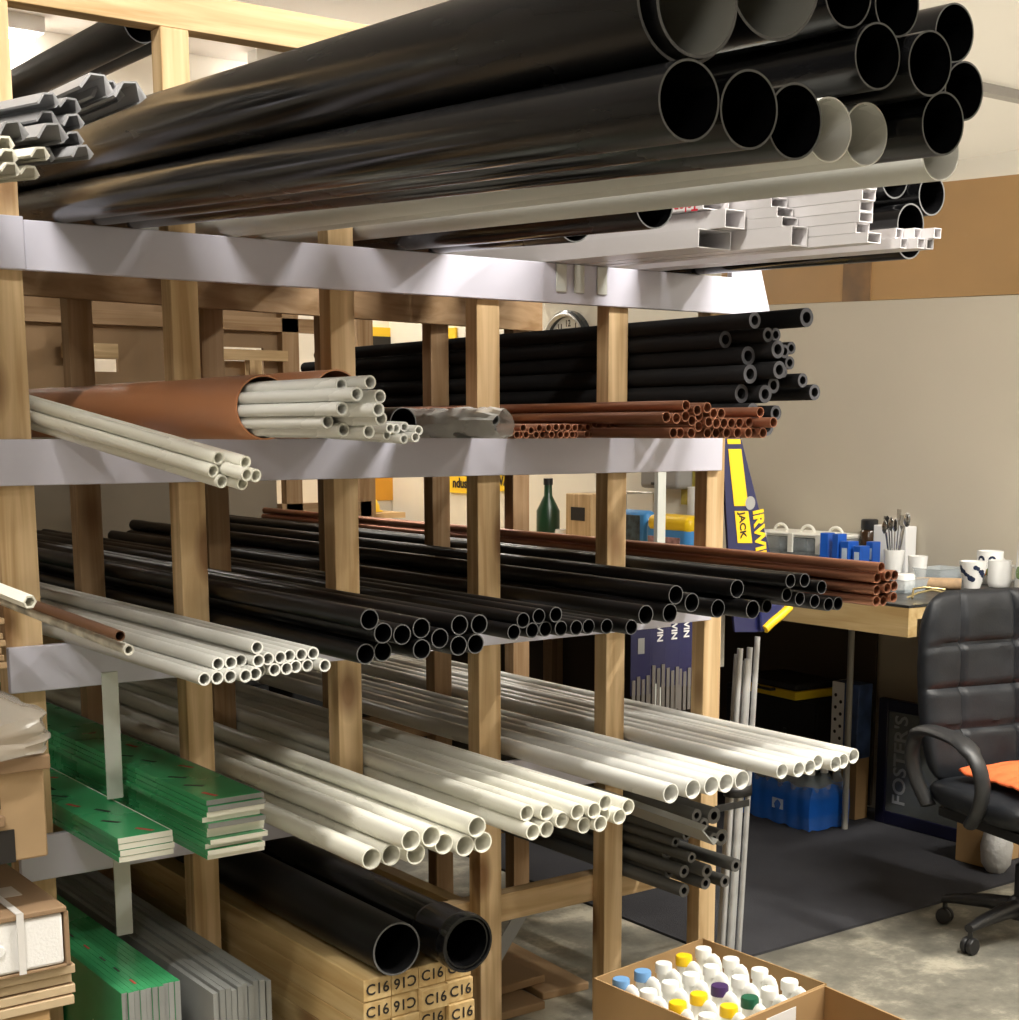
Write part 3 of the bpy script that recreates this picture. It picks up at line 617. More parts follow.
# ---------------------------------------------------------------- boxes at the left front
def open_box(name, label, cx, cy, z0, wx, wy, h, rz, mt=card, cat='box', flaps=None, t=.004):
    b = emp(name, (cx, cy, z0), rz); tag(b, label, cat)
    ob('base', M().box(-wx / 2, wx / 2, -wy / 2, wy / 2, 0, t), mt, b)
    for (x0, x1, y0, y1) in ((-wx / 2, wx / 2, -wy / 2, -wy / 2 + t), (-wx / 2, wx / 2, wy / 2 - t, wy / 2), (-wx / 2, -wx / 2 + t, -wy / 2 + t, wy / 2 - t), (wx / 2 - t, wx / 2, -wy / 2 + t, wy / 2 - t)):
        ob('side', M().box(x0, x1, y0, y1, t, h), mt, b)
    return b
fb = emp('foam_box', (.822, 2.425, .6085)); tag(fb, 'white foam box strapped under a brown card lid at the left edge', 'box')
bev(ob('body', M().box(-.46, -.006, 0, .36, .002, .092), mat('white_foam', (.84, .83, .82), .7, bump=.15, b_scale=200), fb), .006)
bev(ob('lid', M().box(-.465, 0, -.004, .365, .093, .103), mat('brown_card', (.28, .18, .10), .75), fb), .002)
bev(ob('liner', M().box(-.004, .004, .0, .365, -.003, .092).box(-.47, .004, .0, .365, -.004, .001), MATS['brown_card'], fb), .001)
ob('strap', M().box(-.085, -.073, -.006, .366, .1035, .105).box(-.085, -.073, -.0065, -.0045, .0, .105), mat('white_strap_tape', (.7, .68, .66), .4), fb)
ob('button', M().lathe([(.011, 0), (.009, .003)], 20, Matrix.Translation((-.115, -.0005, .045)) @ Matrix.Rotation(pi / 2, 4, 'X')), paper, fb)
ob('printed_ring', M().lathe([(.020, 0), (.020, .0006)], 28, Matrix.Translation((-.21, .055, .1032))), ink, fb); ob('printed_spot', M().lathe([(.014, 0), (.014, .0006)], 28, Matrix.Translation((-.21, .055, .1038))), MATS['brown_card'], fb)
ob('address_label', M().box(-.14, -.04, .10, .16, .1032, .1040), mat('pale_label', (.50, .44, .38), .6), fb)
z = .532
edgeM = mat('board_edge', (.52, .40, .25), .75)
for k in range(4):
    o = ob('brown_sheet', M().box(-.47, .0, 0, .38, 0, .0155).mesh('sheet', False), edgeM); bev(o, .0015); o.location = (.832 + (k % 2) * .004, 2.435 + (k % 3) * .004, z); z += .0183 if k < 3 else 0
    ob('top_face', M().box(-.468, -.003, .003, .378, .0156, .0162), mat('sheet_top', (.33, .21, .12), .75), o)
    tag(o, 'thin brown board under the white foam box, %s' % ['lowest', 'second from the bottom', 'third from the bottom', 'topmost'][k], 'board', 'thin brown boards under the foam box')
o = open_box('cardboard_box', 'plain cardboard box under the brown boards at the left edge', .58, 2.63, 0, .42, .38, .531, 0)
cb = emp('cardboard_carton', (.79, 2.43, .80)); tag(cb, 'brown carton with dark hand slots under clear wrap at the left edge', 'box')
crd2 = mat('old_card', (.44, .30, .165), .8, n_scale=6, n_amt=.15)
bev(ob('body', M().box(-.42, .01, 0, .34, 0, .20), crd2, cb), .004)
bev(ob('flap', M().box(-.42, .018, -.012, .0, .150, .175), MATS['brown_card'], cb), .003)
bev(ob('flap', M().box(-.42, -.06, -.010, .0, .062, .082), MATS['brown_card'], cb), .003)
ob('hand_slot', M().box(-.42, -.065, -.003, .001, .092, .112), ink, cb); ob('hand_slot', M().box(-.42, -.045, -.003, .001, .0, .055), ink, cb)
random.seed(9); rs = []
for i in range(16):
    z_ = -.02 + .085 * i / 15; rr = []
    for j in range(48):
        a_ = 2 * pi * j / 48; ex = .235 + .012 * noise.noise(Vector((cos(a_) * 3, sin(a_) * 3, i * .5))); k_ = (abs(cos(a_)) ** 6 + abs(sin(a_)) ** 6) ** (-1 / 6)
        sh = 1 - max(0, (i - 10)) * .05
        rr.append((-.205 + ex * k_ * cos(a_) * sh, .165 + ex * .85 * k_ * sin(a_) * sh, .20 + z_ + .006 * noise.noise(Vector((cos(a_) * 9, sin(a_) * 9, i * .8)))))
    rs.append(rr)
ob('plastic_wrap', M().rings(rs, cap=True), wrapB, cb)
st_ = open_box('cardboard_box', 'flattened stack of brown cartons behind the conduits at the left edge', .62, 2.62, .985, .40, .26, .0, 0) if False else None
for k in range(7):
    o = ob('folded_carton', M().box(-.38, 0, 0, .25, 0, .011).mesh('folded', False), crd2); bev(o, .002); o.location = (.80 - (k % 3) * .004, 2.59, 1.0965 + k * .0127)
    tag(o, 'flat folded carton on the wrapped carton, %s' % (ORD[k] + ' from the bottom' if k else 'lowest'), 'folded carton', 'flat folded cartons at the left edge')
pl2 = ob('shadow_gap_block', M().box(-.30, 0, 0, .26, 0, .087), ink, loc=(.70, 2.50, .7125)); tag(pl2, 'black block filling the shadow gap between the foam box and the carton', 'packing')  # added black block, stands in for the shadow gap under the carton
pk = ob('carton_support', M().box(-.38, 0, 0, .20, 0, .027), crd2, loc=(.78, 2.60, 1.068)); tag(pk, 'low brown packing piece under the folded cartons', 'packing')

# ---------------------------------------------------------------- open box of bottles and the empty one in front
bx = emp('open_carton', (2.195, 2.335, 0)); tag(bx, 'open cardboard box filled with white bottles on the floor', 'box')
BL, BB, BR = Vector((2.011, 2.482, 0)), Vector((2.391, 2.534, 0)), Vector((2.403, 2.150, 0)); BF = BL + BR - BB
def wallpanel(par, org, a, b, h, t, mt, nm='side'):
    d = (b - a).normalized(); n = Vector((-d.y, d.x, 0)); m = M(); pts_ = [a, b, b - n * t, a - n * t]
    m.add([(p - org)[:2] + (0.0,) if False else ((p - org).x, (p - org).y, 0) for p in pts_] + [((p - org).x, (p - org).y, h) for p in pts_], [(0, 1, 2, 3), (7, 6, 5, 4), (0, 4, 5, 1), (1, 5, 6, 2), (2, 6, 7, 3), (3, 7, 4, 0)])
    return ob(nm, m, mt, par)
org = Vector((2.195, 2.335, 0))
for p, q in ((BL, BB), (BB, BR), (BR, BF), (BF, BL)): wallpanel(bx, org, p, q, .30, .004, card)
m = M().add([((p - org).x, (p - org).y, z) for z in (0, .003) for p in (BL, BB, BR, BF)], [(0, 1, 2, 3), (7, 6, 5, 4), (0, 4, 5, 1), (1, 5, 6, 2), (2, 6, 7, 3), (3, 7, 4, 0)]); ob('base', m, card, bx)
b2 = emp('open_carton', (2.2, 1.98, 0)); tag(b2, 'empty open cardboard box with a white label, nearest to the camera', 'box')
o2 = Vector((2.2, 1.98, 0)); C1, C2, C3 = Vector((2.372, 2.119, 0)), Vector((2.352, 1.80, 0)), Vector((1.99, 1.80, 0)); C4 = Vector((1.99, 2.142, 0))
C1 = Vector((2.372, 2.128, 0)); C4 = Vector((2.0, 2.083, 0))
for p, q in ((C4, C1), (C1, C2), (C2, C3), (C3, C4)): wallpanel(b2, o2, p, q, .31, .005, card)
m = M().add([((p - o2).x, (p - o2).y, z) for z in (0, .003) for p in (C4, C1, C2, C3)], [(0, 1, 2, 3), (7, 6, 5, 4), (0, 4, 5, 1), (1, 5, 6, 2), (2, 6, 7, 3), (3, 7, 4, 0)]); ob('base', m, card, b2)
lb = Vector((2.16, 2.098, .0)) - o2
ob('paper_label', M().box(0, .10, -.0012, 0, .225, .295, Matrix.Translation((lb.x, lb.y - .0045, 0)) @ Matrix.Rotation(atan2(.045, .372), 4, 'Z')), paper, b2)
CAPS = {'yellow': yellow, 'pale blue': blueC, 'purple': purple, 'dark green': greenC, 'white': hdpe}
seen = [('yellow', 689, 959), ('yellow', 689, 1011), ('yellow', 705, 1005), ('yellow', 721, 1000), ('pale blue', 652, 971), ('pale blue', 614, 983), ('purple', 728, 987), ('dark green', 753, 995)]
def bottle_mesh():
    m = M(); prof = [(.0, .30), (.03, .31), (.2, .31), (.215, .29), (.235, .24)]; rs = []
    for z_, w_ in ((0, .028), (.004, .031), (.165, .031), (.185, .029), (.205, .020), (.212, .0155), (.232, .0155)):
        k = 1 if z_ < .19 else .5; rr = []
        for j in range(24):
            a_ = 2 * pi * j / 24; e = (abs(cos(a_)) ** (4 if z_ < .19 else 2) + abs(sin(a_)) ** (4 if z_ < .19 else 2)) ** (-1 / (4 if z_ < .19 else 2))
            cx = -.004 if z_ < .19 else -.010
            rr.append((cx + w_ * e * cos(a_), w_ * e * sin(a_) * .98, z_))
        rs.append(rr)
    m.rings(rs); return m.mesh('bottle')
def handle_mesh():
    pts_ = [(-.004 + x, 0, z_) for x, z_ in ((-.002, .200), (.004, .219), (.012, .229), (.021, .232), (.029, .229), (.034, .220), (.036, .207), (.036, .190), (.033, .174), (.028, .160))]
    return M().tube(pts_, [.0068] * 10, 12, 1.7).mesh('handle')
BM, HM = bottle_mesh(), handle_mesh(); CM = M().lathe([(.0190, 0), (.0193, .017), (.0178, .0205), (0.001, .021)], 24).mesh('cap')
BM.materials.append(hdpe); HM.materials.append(hdpe)
e1 = (BB - BL) / 5.35; e2 = (BR - BB) / 5.35; bots = []
e2 = (BR - BB) / 4.3
for i in range(5):
    for j in range(4):
        p = BL + e1 * (i + .66) + e2 * (j + .64); bots.append([p, i, j, 'white'])
for c, u, v in seen:
    k = min((b for b in bots if b[3] == 'white'), key=lambda b: (proj(b[0] + Vector((0, 0, .30)))[0] - u) ** 2 + (proj(b[0] + Vector((0, 0, .30)))[1] - v) ** 2); k[3] = c
random.seed(2)
for p, i, j, c in bots:
    b = emp('plastic_bottle', (p.x, p.y, .034), -1.5 + (R() - .5) * .2); b.scale = (1.02, 1.02, 1.07)
    ob('bottle_body', BM, None, b); ob('handle', HM, None, b); me = CM.copy(); me.materials.append(CAPS[c]); ob('cap', me, None, b, loc=(-.010, 0, .2285))
    tag(b, 'handled bottle, %s cap, %s along and %s from the box back' % (c, ORD[i], ORD[j]), 'bottle', 'white handled bottles in the cardboard box')
o = ob('box_insert', M().add([((p - org).x * .93, (p - org).y * .93, z) for z in (.004, .0335) for p in (BL, BB, BR, BF)], [(0, 1, 2, 3), (7, 6, 5, 4), (0, 4, 5, 1), (1, 5, 6, 2), (2, 6, 7, 3), (3, 7, 4, 0)]), card, bx)

# ---------------------------------------------------------------- bench along the right wall
TB = .965
bn = emp('workbench', (4.2, 3.3, 0)); tag(bn, 'long wooden workbench with a dark top along the right wall', 'workbench')
ob('top', bev(ob('top_tmp', M().box(-.459, .39, -.27, 4.1, TB - .045, TB - .008), pineY), .002).data, None, bn); bpy.data.objects.remove(bpy.data.objects['top_tmp'])
ob('dark_surface', M().box(-.502, .39, -.272, 1.35, TB - .008, TB), mat('dark_grey_top', (.035, .036, .035), .35, n_scale=5, n_amt=.3), bn)
ob('apron', M().box(-.502, -.460, -.272, 4.09, TB - .10, TB - .009), pineY, bn)
for y in (-.25, 1.5, 2.6, 3.9): ob('leg', M().box(.30, .37, y, y + .07, .0085, TB - .045), backZ, bn)
ob('leg', M().lathe([(.012, .0085), (.012, TB - .046)], 16, Matrix.Translation((.06, .45, 0))), mat('pale_tube', (.30, .29, .26), .5), bn)
ob('back_panel', M().box(.375, .388, .6, 4.09, .02, TB - .05), mat('dark_brown_panel', (.055, .038, .022), .8), bn)
def onbench(u, v):
    p = onp(u, v, 2, TB)
    if p[0] > 4.50: p = onp(u, v, 0, 4.42)
    return Vector((p[0], p[1], TB + .0004))
def cyl(name, prof, mt, parent=None, n=28, loc=None, cap=True): return ob(name, M().lathe(prof, n, cap=cap), mt, parent, loc=loc)
china = mat('white_china', (.85, .85, .83), .15)
def cup(p, prof, mt, label, cat, rz=0, handle=None, name='mug'):
    e = emp(name, p, rz); tag(e, label, cat)
    r0 = prof[-1][0]; full = prof + [(r0 - .003, prof[-1][1])] + [(r - .004, max(z, .005)) for r, z in reversed(prof)]
    cyl('body', full, mt, e, 36)
    if handle:
        hz, hr = handle; R0 = np.interp(hz, [z for r, z in prof], [r for r, z in prof])
        ob('handle', M().tube([(R0 - .002 + hr * 1.1 * sin(a_), 0, hz + hr * cos(a_)) for a_ in np.linspace(.05, pi - .05, 12)], .005, 10, .8), mt, e)
    return e
q = onbench(972, 588); e = cup(q, [(.027, 0), (.030, .012), (.041, .05), (.047, .092)], china, 'tapered white cup with dark flower pattern on the bench', 'cup', name='cup')
flw = mat('dark_blue_glaze', (.02, .03, .07), .2)
def patch(parent, prof, a_, z_, r_, mt, nm='pattern'):
    R0 = np.interp(z_, [z for r, z in prof], [r for r, z in prof]); m = M(); vs = [(0, 0)] + [(r_ * cos(t_), r_ * sin(t_)) for t_ in np.linspace(0, 2 * pi, 13)[:-1]]
    out = []
    for dd in (.0002, .0009):
        for x, y in vs:
            rr = np.interp(z_ + y, [z for r, z in prof], [r for r, z in prof]) + dd; out.append((rr * cos(a_ + x / R0), rr * sin(a_ + x / R0), z_ + y))
    f = [(0, 1 + i, 1 + (i + 1) % 12) for i in range(12)] + [(13, 14 + (i + 1) % 12, 14 + i) for i in range(12)] + [(1 + i, 14 + i, 14 + (i + 1) % 12, 1 + (i + 1) % 12) for i in range(12)]
    return ob(nm, m.add(out, f), mt, parent)
CF = [(.027, 0), (.030, .012), (.041, .05), (.047, .092)]
fa = atan2(-q.y, -q.x)
for k in range(16):
    a_ = fa + (k % 8 - 3.5) * .78 * .5 + (.2 if k > 7 else 0); zz_ = .025 + (k * 37 % 50) / 1000; patch(e, CF, a_, zz_, .006 + (k * 13 % 5) * .001, flw)
q = onbench(999, 587); MP = [(.034, 0), (.038, .004), (.040, .02), (.040, .092)]
e = cup(q, MP, china, 'plain white mug with its handle turned right on the bench', 'mug', fa + 1.45, (.048, .026))
q = Vector((4.47, onp(990, 560, 0, 4.47)[1], TB + .0004)); e = cup(q, MP, china, 'white mug with orange and dark owl-like spots behind the plain mug', 'mug', fa + 2.4, (.048, .026)); e.scale = (1.15, 1.15, 1.25)
for a_, z_, r_, mt in ((-.62, .035, .017, mat('orange_glaze', (.75, .25, .04), .2)), (-.70, .068, .012, flw), (.15, .068, .012, flw), (.1, .035, .015, mat('green_glaze', (.2, .3, .12), .2)), (.8, .06, .010, flw)): patch(e, MP, fa - (fa + 2.4) + a_, z_, r_, mt)
for a_ in (-.70, .15):
    o = patch(e, [(r + .001, z) for r, z in MP], fa - (fa + 2.4) + a_, .068, .005, china)
q = Vector((4.40, onp(1034, 560, 0, 4.40)[1], TB + .0004)); e = emp('kettle', q); tag(e, 'tall white jug with green leaf print at the right edge of the bench', 'jug')
cyl('body', [(.058, 0), (.060, .01), (.055, .15), (.050, .20), (.04, .207)], china, e, 36); patch(e, [(.060, 0), (.060, .01), (.055, .15), (.050, .2)], atan2(-q.y, -q.x) - .9, .06, .022, MATS['green_glaze'], 'leaf_print')
# utensil pot
q = Vector((4.34, onp(894, 556, 0, 4.34)[1], TB + .0004)); e = emp('utensil_pot', q); tag(e, 'white pot holding spoons and forks on the bench', 'pot')
cyl('pot', [(.028, 0), (.030, .004), (.038, .105), (.035, .105), (.027, .006)], china, e)
random.seed(4)
for k in range(9):
    a_ = 2 * pi * k / 9; tx, ty = .024 * cos(a_), .024 * sin(a_); L_ = .185 + R() * .035
    o = emp('utensil', q + Vector((tx * .3, ty * .3, .0105))); dark_ = k in (2, 3)
    mt = blackM if dark_ else chrome; top = Vector((tx * 1.15, ty * 1.15, L_ - .03))
    ob('shaft', M().tube([(0, 0, 0), top], .0022, 8), mt, o)
    hd_ = M().lathe([(.001, -.028), (.009, -.018), (.0125, 0), (.010, .015), (.001, .024)], 14, Matrix.Translation(top + Vector((tx, ty, .022)) * .4 + Vector((0, 0, .014))) @ Matrix.Diagonal((.35, 1, 1, 1)))
    if k % 3 == 0: hd_ = M(); [hd_.tube([top, top + Vector((0, g, .02)), top + Vector((0, g, .055))], .0016, 6) for g in (-.008, -.0027, .0027, .008)]
    ob('bowl' if k % 3 else 'prongs', hd_, mt, o)
    tag(o, '%s in the white utensil pot, %s' % (('black-handled utensil' if dark_ else 'steel fork' if k % 3 == 0 else 'steel spoon'), ['pointing right', 'back right', 'leaning back', 'back left', 'far left', 'front left', 'leaning forward', 'front', 'front right'][k]), 'utensil', 'utensils standing in the white pot')
q = onbench(903, 551) + Vector((.03, .02, 0)); e = cup(Vector((4.38, onp(918, 556, 0, 4.38)[1], TB + .0004)), [(.030, 0), (.030, .004), (.036, .085)], china, 'upturned plain white cup right of the utensil pot', 'cup', name='cup')
# lidded clear storage boxes
lidM = mat('cream_lid', (.80, .78, .70), .4)
for k, y in enumerate([onp(u_, 530, 0, 4.47)[1] for u_ in (781, 808, 836)]):
    e = emp('storage_box', (4.47, y, TB)); tag(e, 'clear storage box with cream carry handle on the bench, %s of three' % ['leftmost', 'middle', 'rightmost'][k], 'storage box', 'clear storage boxes with cream handles')
    for z_ in (0, .062):
        bev(ob('tray', M().box(-.09, .09, -.072, .072, z_, z_ + .058), clearP, e), .008); bev(ob('lid', M().box(-.094, .094, -.075, .075, z_ + .0585, z_ + .0615), lidM if z_ else clearP, e), .002)
    bev(ob('lid_cap', M().box(-.096, .096, -.0765, .0765, .124, .135), lidM, e), .004)
    ob('handle', M().tube([(0, .035 * cos(a_), .132 + .028 * sin(a_)) for a_ in np.linspace(0, pi, 12)], .006, 10), lidM, e)
    ob('clip', M().box(-.102, -.094, -.012, .012, .06, .135), lidM, e)
# blue tea cartons and black-lidded jar
teaM = mat('blue_carton', (.012, .10, .50), .35); teaL = mat('pale_panel', (.5, .6, .75), .5)
for k, (u, v, w_, h_, rz) in enumerate([(829, 553, .06, .150, .2), (841, 553, .055, .150, -.1), (851, 556, .07, .125, .0), (863, 556, .065, .11, .0), (875, 556, .055, .12, 0)]):
    xx = (4.325, 4.32, 4.325, 4.33, 4.43)[k]; q = Vector((xx, onp(u - 2, v, 0, xx)[1], TB + .0004)); e = emp('tea_carton', q, rz); tag(e, 'blue carton on the bench, %s in the row left of the utensils' % ['leftmost', 'second', 'third', 'fourth', 'rightmost'][k], 'carton', 'blue cartons on the bench')
    bev(ob('carton', M().box(-w_ / 2 * .8, w_ / 2 * .8, -w_ / 2 * .6, w_ / 2 * .6, 0, h_), teaM, e), .002)
    if k > 1: ob('panel', M().box(-w_ / 2 * .8 - .0012, -w_ / 2 * .8 - .0002, -w_ * .2, w_ * .15, h_ * .45, h_ * .8), teaL, e)
q = onbench(853, 548); q = Vector((4.545, onp(869, 540, 0, 4.545)[1], TB + .0004)); e = emp('jar', q); tag(e, 'dark jar with black screw lid standing behind the blue cartons', 'jar')
cyl('glass', [(.034, 0), (.036, .01), (.036, .145), (.030, .155)], mat('dark_glass', (.04, .02, .01), .15), e); cyl('lid', [(.032, .1552), (.033, .158), (.033, .190), (.028, .195)], blackM, e)
q = onbench(893, 545) + Vector((.22, .12, 0)); o = ob('white_box', M().box(-.03, .03, -.08, .08, 0, .175), paper, loc=(4.56, onp(895, 530, 0, 4.56)[1], TB + .0004)); bev(o); tag(o, 'plain white box against the wall behind the utensils', 'box')
# clear trays, cork roll, tongs
for k, (u, v, w_) in enumerate([(905, 592, .12), (878, 590, .10), (940, 574, .15)]):
    q = onbench(u, v); e = ob('clear_tray', M().rings([[(sx * w_ / 2 * s_, sy * w_ / 2 * .8 * s_, z_) for sx, sy in ((-1, -1), (1, -1), (1, 1), (-1, 1))] for s_, z_ in ((.85, 0), (1, .045), (1.06, .046), (1.03, .044), (.98, .040), (.84, .003))]), clearP, loc=q)
    tag(e, ['clear plastic tray in front of the utensil pot', 'low clear plastic tray behind the copper pipe ends', 'long clear plastic tray behind the patterned cup'][k], 'tray')
q = onbench(905, 592); o = ob('white_tub', M().lathe([(.03, 0), (.032, .002), (.030, .05), (.026, .055)], 24), china, loc=q + Vector((.0, .0, .0065))); tag(o, 'small white tub standing in the clear tray', 'tub')
q = onbench(943, 590); o = ob('cork_roll', M().lathe([(.019, -.075), (.02, -.07), (.02, .07), (.019, .075)], 20, Matrix.Rotation(radians(90), 4, 'X')), mat('cork', (.45, .30, .17), .8, n_scale=30, n_amt=.3), loc=q + Vector((0, .02, .02))); o.rotation_euler = (0, 0, radians(38)); tag(o, 'short cork-brown roll lying left of the patterned cup', 'roll')
q = onbench(912, 600); o = ob('brass_tongs', M().tube([(0, 0, .004), (.03, .02, .03), (.06, .0, .036), (.10, -.05, .03)], .004, 8).tube([(0, .02, .004), (.03, 0, .02), (.06, -.03, .03), (.085, -.06, .022)], .004, 8), mat('brass', (.5, .4, .2), .3, metal=.9), loc=q + Vector((0, 0, .001))); tag(o, 'small brass tongs lying in front of the white cup', 'tongs')

# ---------------------------------------------------------------- under the bench
e = emp('framed_mirror', (4.44, 3.50, .009)); tag(e, 'dark navy framed pub mirror with silver lettering leaning under the bench', 'mirror')
ym = [3.86 - 3.60, 3.36 - 3.60]; hM = .485
fm = [(.26, .215, 0, hM), (-.195, -.24, 0, hM)]
nv = mat('navy_frame', (.006, .006, .022), .3)
bev(ob('frame', M().box(0, .02, -.25, -.205, 0, hM).box(0, .02, .215, .26, 0, hM).box(0, .02, -.205, .215, 0, .05).box(0, .02, -.205, .215, hM - .045, hM), nv, e), .003)
ob('glass', M().box(.008, .012, -.206, .216, .048, hM - .044), mat('smoky_mirror', (.16, .17, .16), .25, metal=.5), e)
text("FOSTER'S", .085, silver, e, (.0072, .150, .255), (0, 0, 1), (0, 1, 0), ext=.0004, bold=.0012)
ob('back_board', M().box(.02, .026, -.25, .26, 0, hM), blackM, e)
# packs of water
e = emp('water_pack', (4.22, 4.02, .009), radians(-3)); tag(e, 'blue shrink-wrapped pack of water bottles on the carpet under the bench', 'water pack')
film = see('blue_film', (.02, .19, .85), .62, .15); pet = see('pet', (.5, .6, .7), .35, .05)
wbm = M().lathe([(.030, 0), (.033, .01), (.032, .12), (.033, .15), (.028, .175), (.013, .20), (.013, .215)], 18).mesh('bottle'); wbm.materials.append(pet)
capm = M().lathe([(.015, .213), (.015, .228), (.013, .23)], 16).mesh('cap'); capm.materials.append(china)
lab = M().lathe([(.0335, .05), (.0335, .12)], 18, cap=False).mesh('label'); lab.materials.append(teaM)
for i in range(3):
    for j in range(7):
        bt = ob('bottle', wbm, None, e, loc=(-.068 + i * .068, -.205 + j * .068, 0)); ob('cap', capm, None, bt); ob('label', lab, None, bt)
rs = []
for z_, g, hh in ((.002, 0, 1), (.08, .004, 1), (.135, .0, 1), (.165, -.012, 1)):
    rr = []
    for k in range(120):
        t_ = k / 120 * 2 * (3 + 7); side = t_
        if t_ < 7: x_, y_ = -.068 - .034 - g - .004 * abs(sin(pi * t_)), -.239 + t_ * .068
        elif t_ < 10: x_, y_ = -.102 + (t_ - 7) * .068, .237 + g + .004 * abs(sin(pi * t_))
        elif t_ < 17: x_, y_ = .102 + g + .004 * abs(sin(pi * t_)), .237 - (t_ - 10) * .068
        else: x_, y_ = .102 - (t_ - 17) * .068, -.239 - g - .004 * abs(sin(pi * t_))
        rr.append((x_, y_, max(.001, z_ + .006 * sin(k * .7))))
    rs.append(rr)
ob('shrink_wrap', M().rings(rs, cap=False), film, e)
o = ob('print', M().box(-.1085, -.1075, -.10, -.04, .06, .10), teaL, e)
# white and blue carton with dots, standing on the pack
e = emp('picture_carton', (4.43, 3.90, .0), radians(0)); tag(e, 'tall white and blue picture carton between water pack and mirror', 'carton')
bev(ob('body', M().box(-.05, .03, -.09, .04, .25, .54), mat('picture_blue', (.05, .09, .22), .4, n_scale=10, n_amt=.9), e), .003); ob('white_side', M().box(-.0515, .03, .0405, .0415, .25, .54), paper, e)
bev(ob('white_edge', M().box(-.0518, -.0505, -.02, .0405, .25, .54), paper, e), .0002)
for k in range(8): ob('dot', M().lathe([(.007, 0), (.007, .001)], 16, Matrix.Translation((-.0519, -.004 + (k % 2) * .026, .32 + k * .024)) @ Matrix.Rotation(-pi / 2, 4, 'Y')), ink, e)
ob('inner_stand', M().box(-.04, .03, -.085, .035, .0, .25), card, e)
# shelf holding a yellow edged toolbox
e = emp('black_cabinet', (4.49, 4.30, .009)); tag(e, 'black low cabinet standing under the bench behind the steel tubes', 'cabinet')
bev(ob('body', M().box(-.08, .08, -.26, .26, 0, .44), mat('matt_black', (.006, .006, .007), .7), e), .004); ob('door', M().box(-.087, -.081, -.25, .25, .02, .42), MATS['matt_black'], e); ob('handle', M().box(-.095, -.087, -.10, -.085, .2, .3), blackM, e)
e = emp('tool_case', (4.43, 4.22, .452), radians(-4)); tag(e, 'flat black tool case with yellow base on the black cabinet', 'tool case')
bev(ob('base', M().box(-.12, .12, -.17, .17, 0, .035), mat('dim_yellow', (.85, .62, .02), .5), e), .006); bev(ob('cover', M().box(-.115, .115, -.165, .165, .035, .065), blackM, e), .008); ob('handle', M().tube([(-.12, -.05, .03), (-.14, -.045, .03), (-.14, .045, .03), (-.12, .05, .03)], .006, 8), blackM, e)
e = emp('grey_handle_rail', (4.40, 3.58, 0)); tag(e, 'thin pale metal bracket on the wall under the bench beside the chair', 'bracket')
ob('bar', M().tube([(.0, -.10, .52), (-.035, -.10, .52), (-.035, -.10, .72), (.0, -.10, .72)], .005, 8), mat('pale_metal', (.4, .4, .38), .4, metal=.4), e); ob('plate', M().box(-.003, .188, -.12, -.08, .50, .74), MATS['dark_brown_panel'], e)
o = ob('small_carton', M().box(-.10, .10, -.06, .06, 0, .20), card, loc=(4.35, 3.17, .009)); bev(o); tag(o, 'small brown carton on the carpet behind the chair base', 'carton')
o = ob('crumpled_bag', M().lathe([(.03, 0), (.05, .03), (.055, .09), (.045, .14), (.03, .17), (.015, .19)], 16), mat('white_bag', (.55, .55, .55), .5, bump=.8, b_scale=30), loc=(4.25, 3.06, .009)); tag(o, 'crumpled white bag beside the small carton behind the chair', 'bag')

# ---------------------------------------------------------------- nested pipe in the big one
PK = next(p for p in PIPES if p['name'] == 'black_soil_pipe'); kx, ky, kz = PK['P']
o = ob('black_soil_pipe', pipe_mesh(.0455, .0425, 4.0, pvcB, 48, rimM, greyIn)); o.matrix_world = Matrix.Translation((kx + .002, ky - .012, kz - .0055)) @ rot_to((PK['dx'], 1, PK['dz']))
tag(o, 'black pipe nested inside the widest left pipe on top of the load', 'pipe')

# ---------------------------------------------------------------- dark pipes high up behind the beam
for k, (x, z) in enumerate([(1.60, 2.505), (1.70, 2.53)]):
    tube_pp('black_soil_pipe', 'black pipe high up behind the top beam, %s of two' % ['left', 'right'][k], (x, 3.80, z), (x - .05, 7.598, z + .02), .048, pvcBm, .06, n=36)

# ---------------------------------------------------------------- old plywood racking behind
br = emp('old_wooden_racking', (2.48, 6.18, 0)); br.scale = (1.165, 1, 1); tag(br, 'old brown wooden racking seen through the rack at the left', 'racking')
def bp_(name, x0, x1, z0, z1, mt, y0=0, y1=.03): return ob(name, M().box(x0 - 2.1, x1 - 2.1, y0, y1, z0, z1), mt, br)
greyb = mat('grey_beige_board', (.24, .20, .15), .7, n_scale=2, n_amt=.2)
bp_('dimming_sheet', .2, 2.70, 1.025, 1.62, greyb, .05, .07)  # added grey-beige board, makes the wall behind look dim
for x0, x1, z0, z1 in ((.2, 1.96, 1.62, 2.20), (1.96, 2.08, 1.62, 1.74), (1.96, 2.08, 1.84, 2.20), (2.08, 2.40, 1.62, 2.20), (2.40, 2.66, 1.86, 2.20), (2.44, 2.60, 1.62, 1.80), (2.66, 2.74, 1.62, 2.2), (.2, 3.75, 2.20, 2.455)): bp_('sheet', x0, x1, z0, z1, ply, .05, .07)  # long top sheet is added out of sight to block the rear lamp
bp_('beam', 1.1, 2.9, 1.93, 1.99, backX, .0, .05); bp_('pale_beam', 2.32, 2.72, 1.80, 1.845, pineX, -.05, .0); bp_('pale_beam', 1.86, 2.05, 1.79, 1.85, pineX, -.05, .0)
for x in (1.35, 1.90, 2.30, 2.72, 3.05): bp_('upright', x, x + .07, .0, 2.45 if x > 3 else 2.25, backZ, 0, .05)
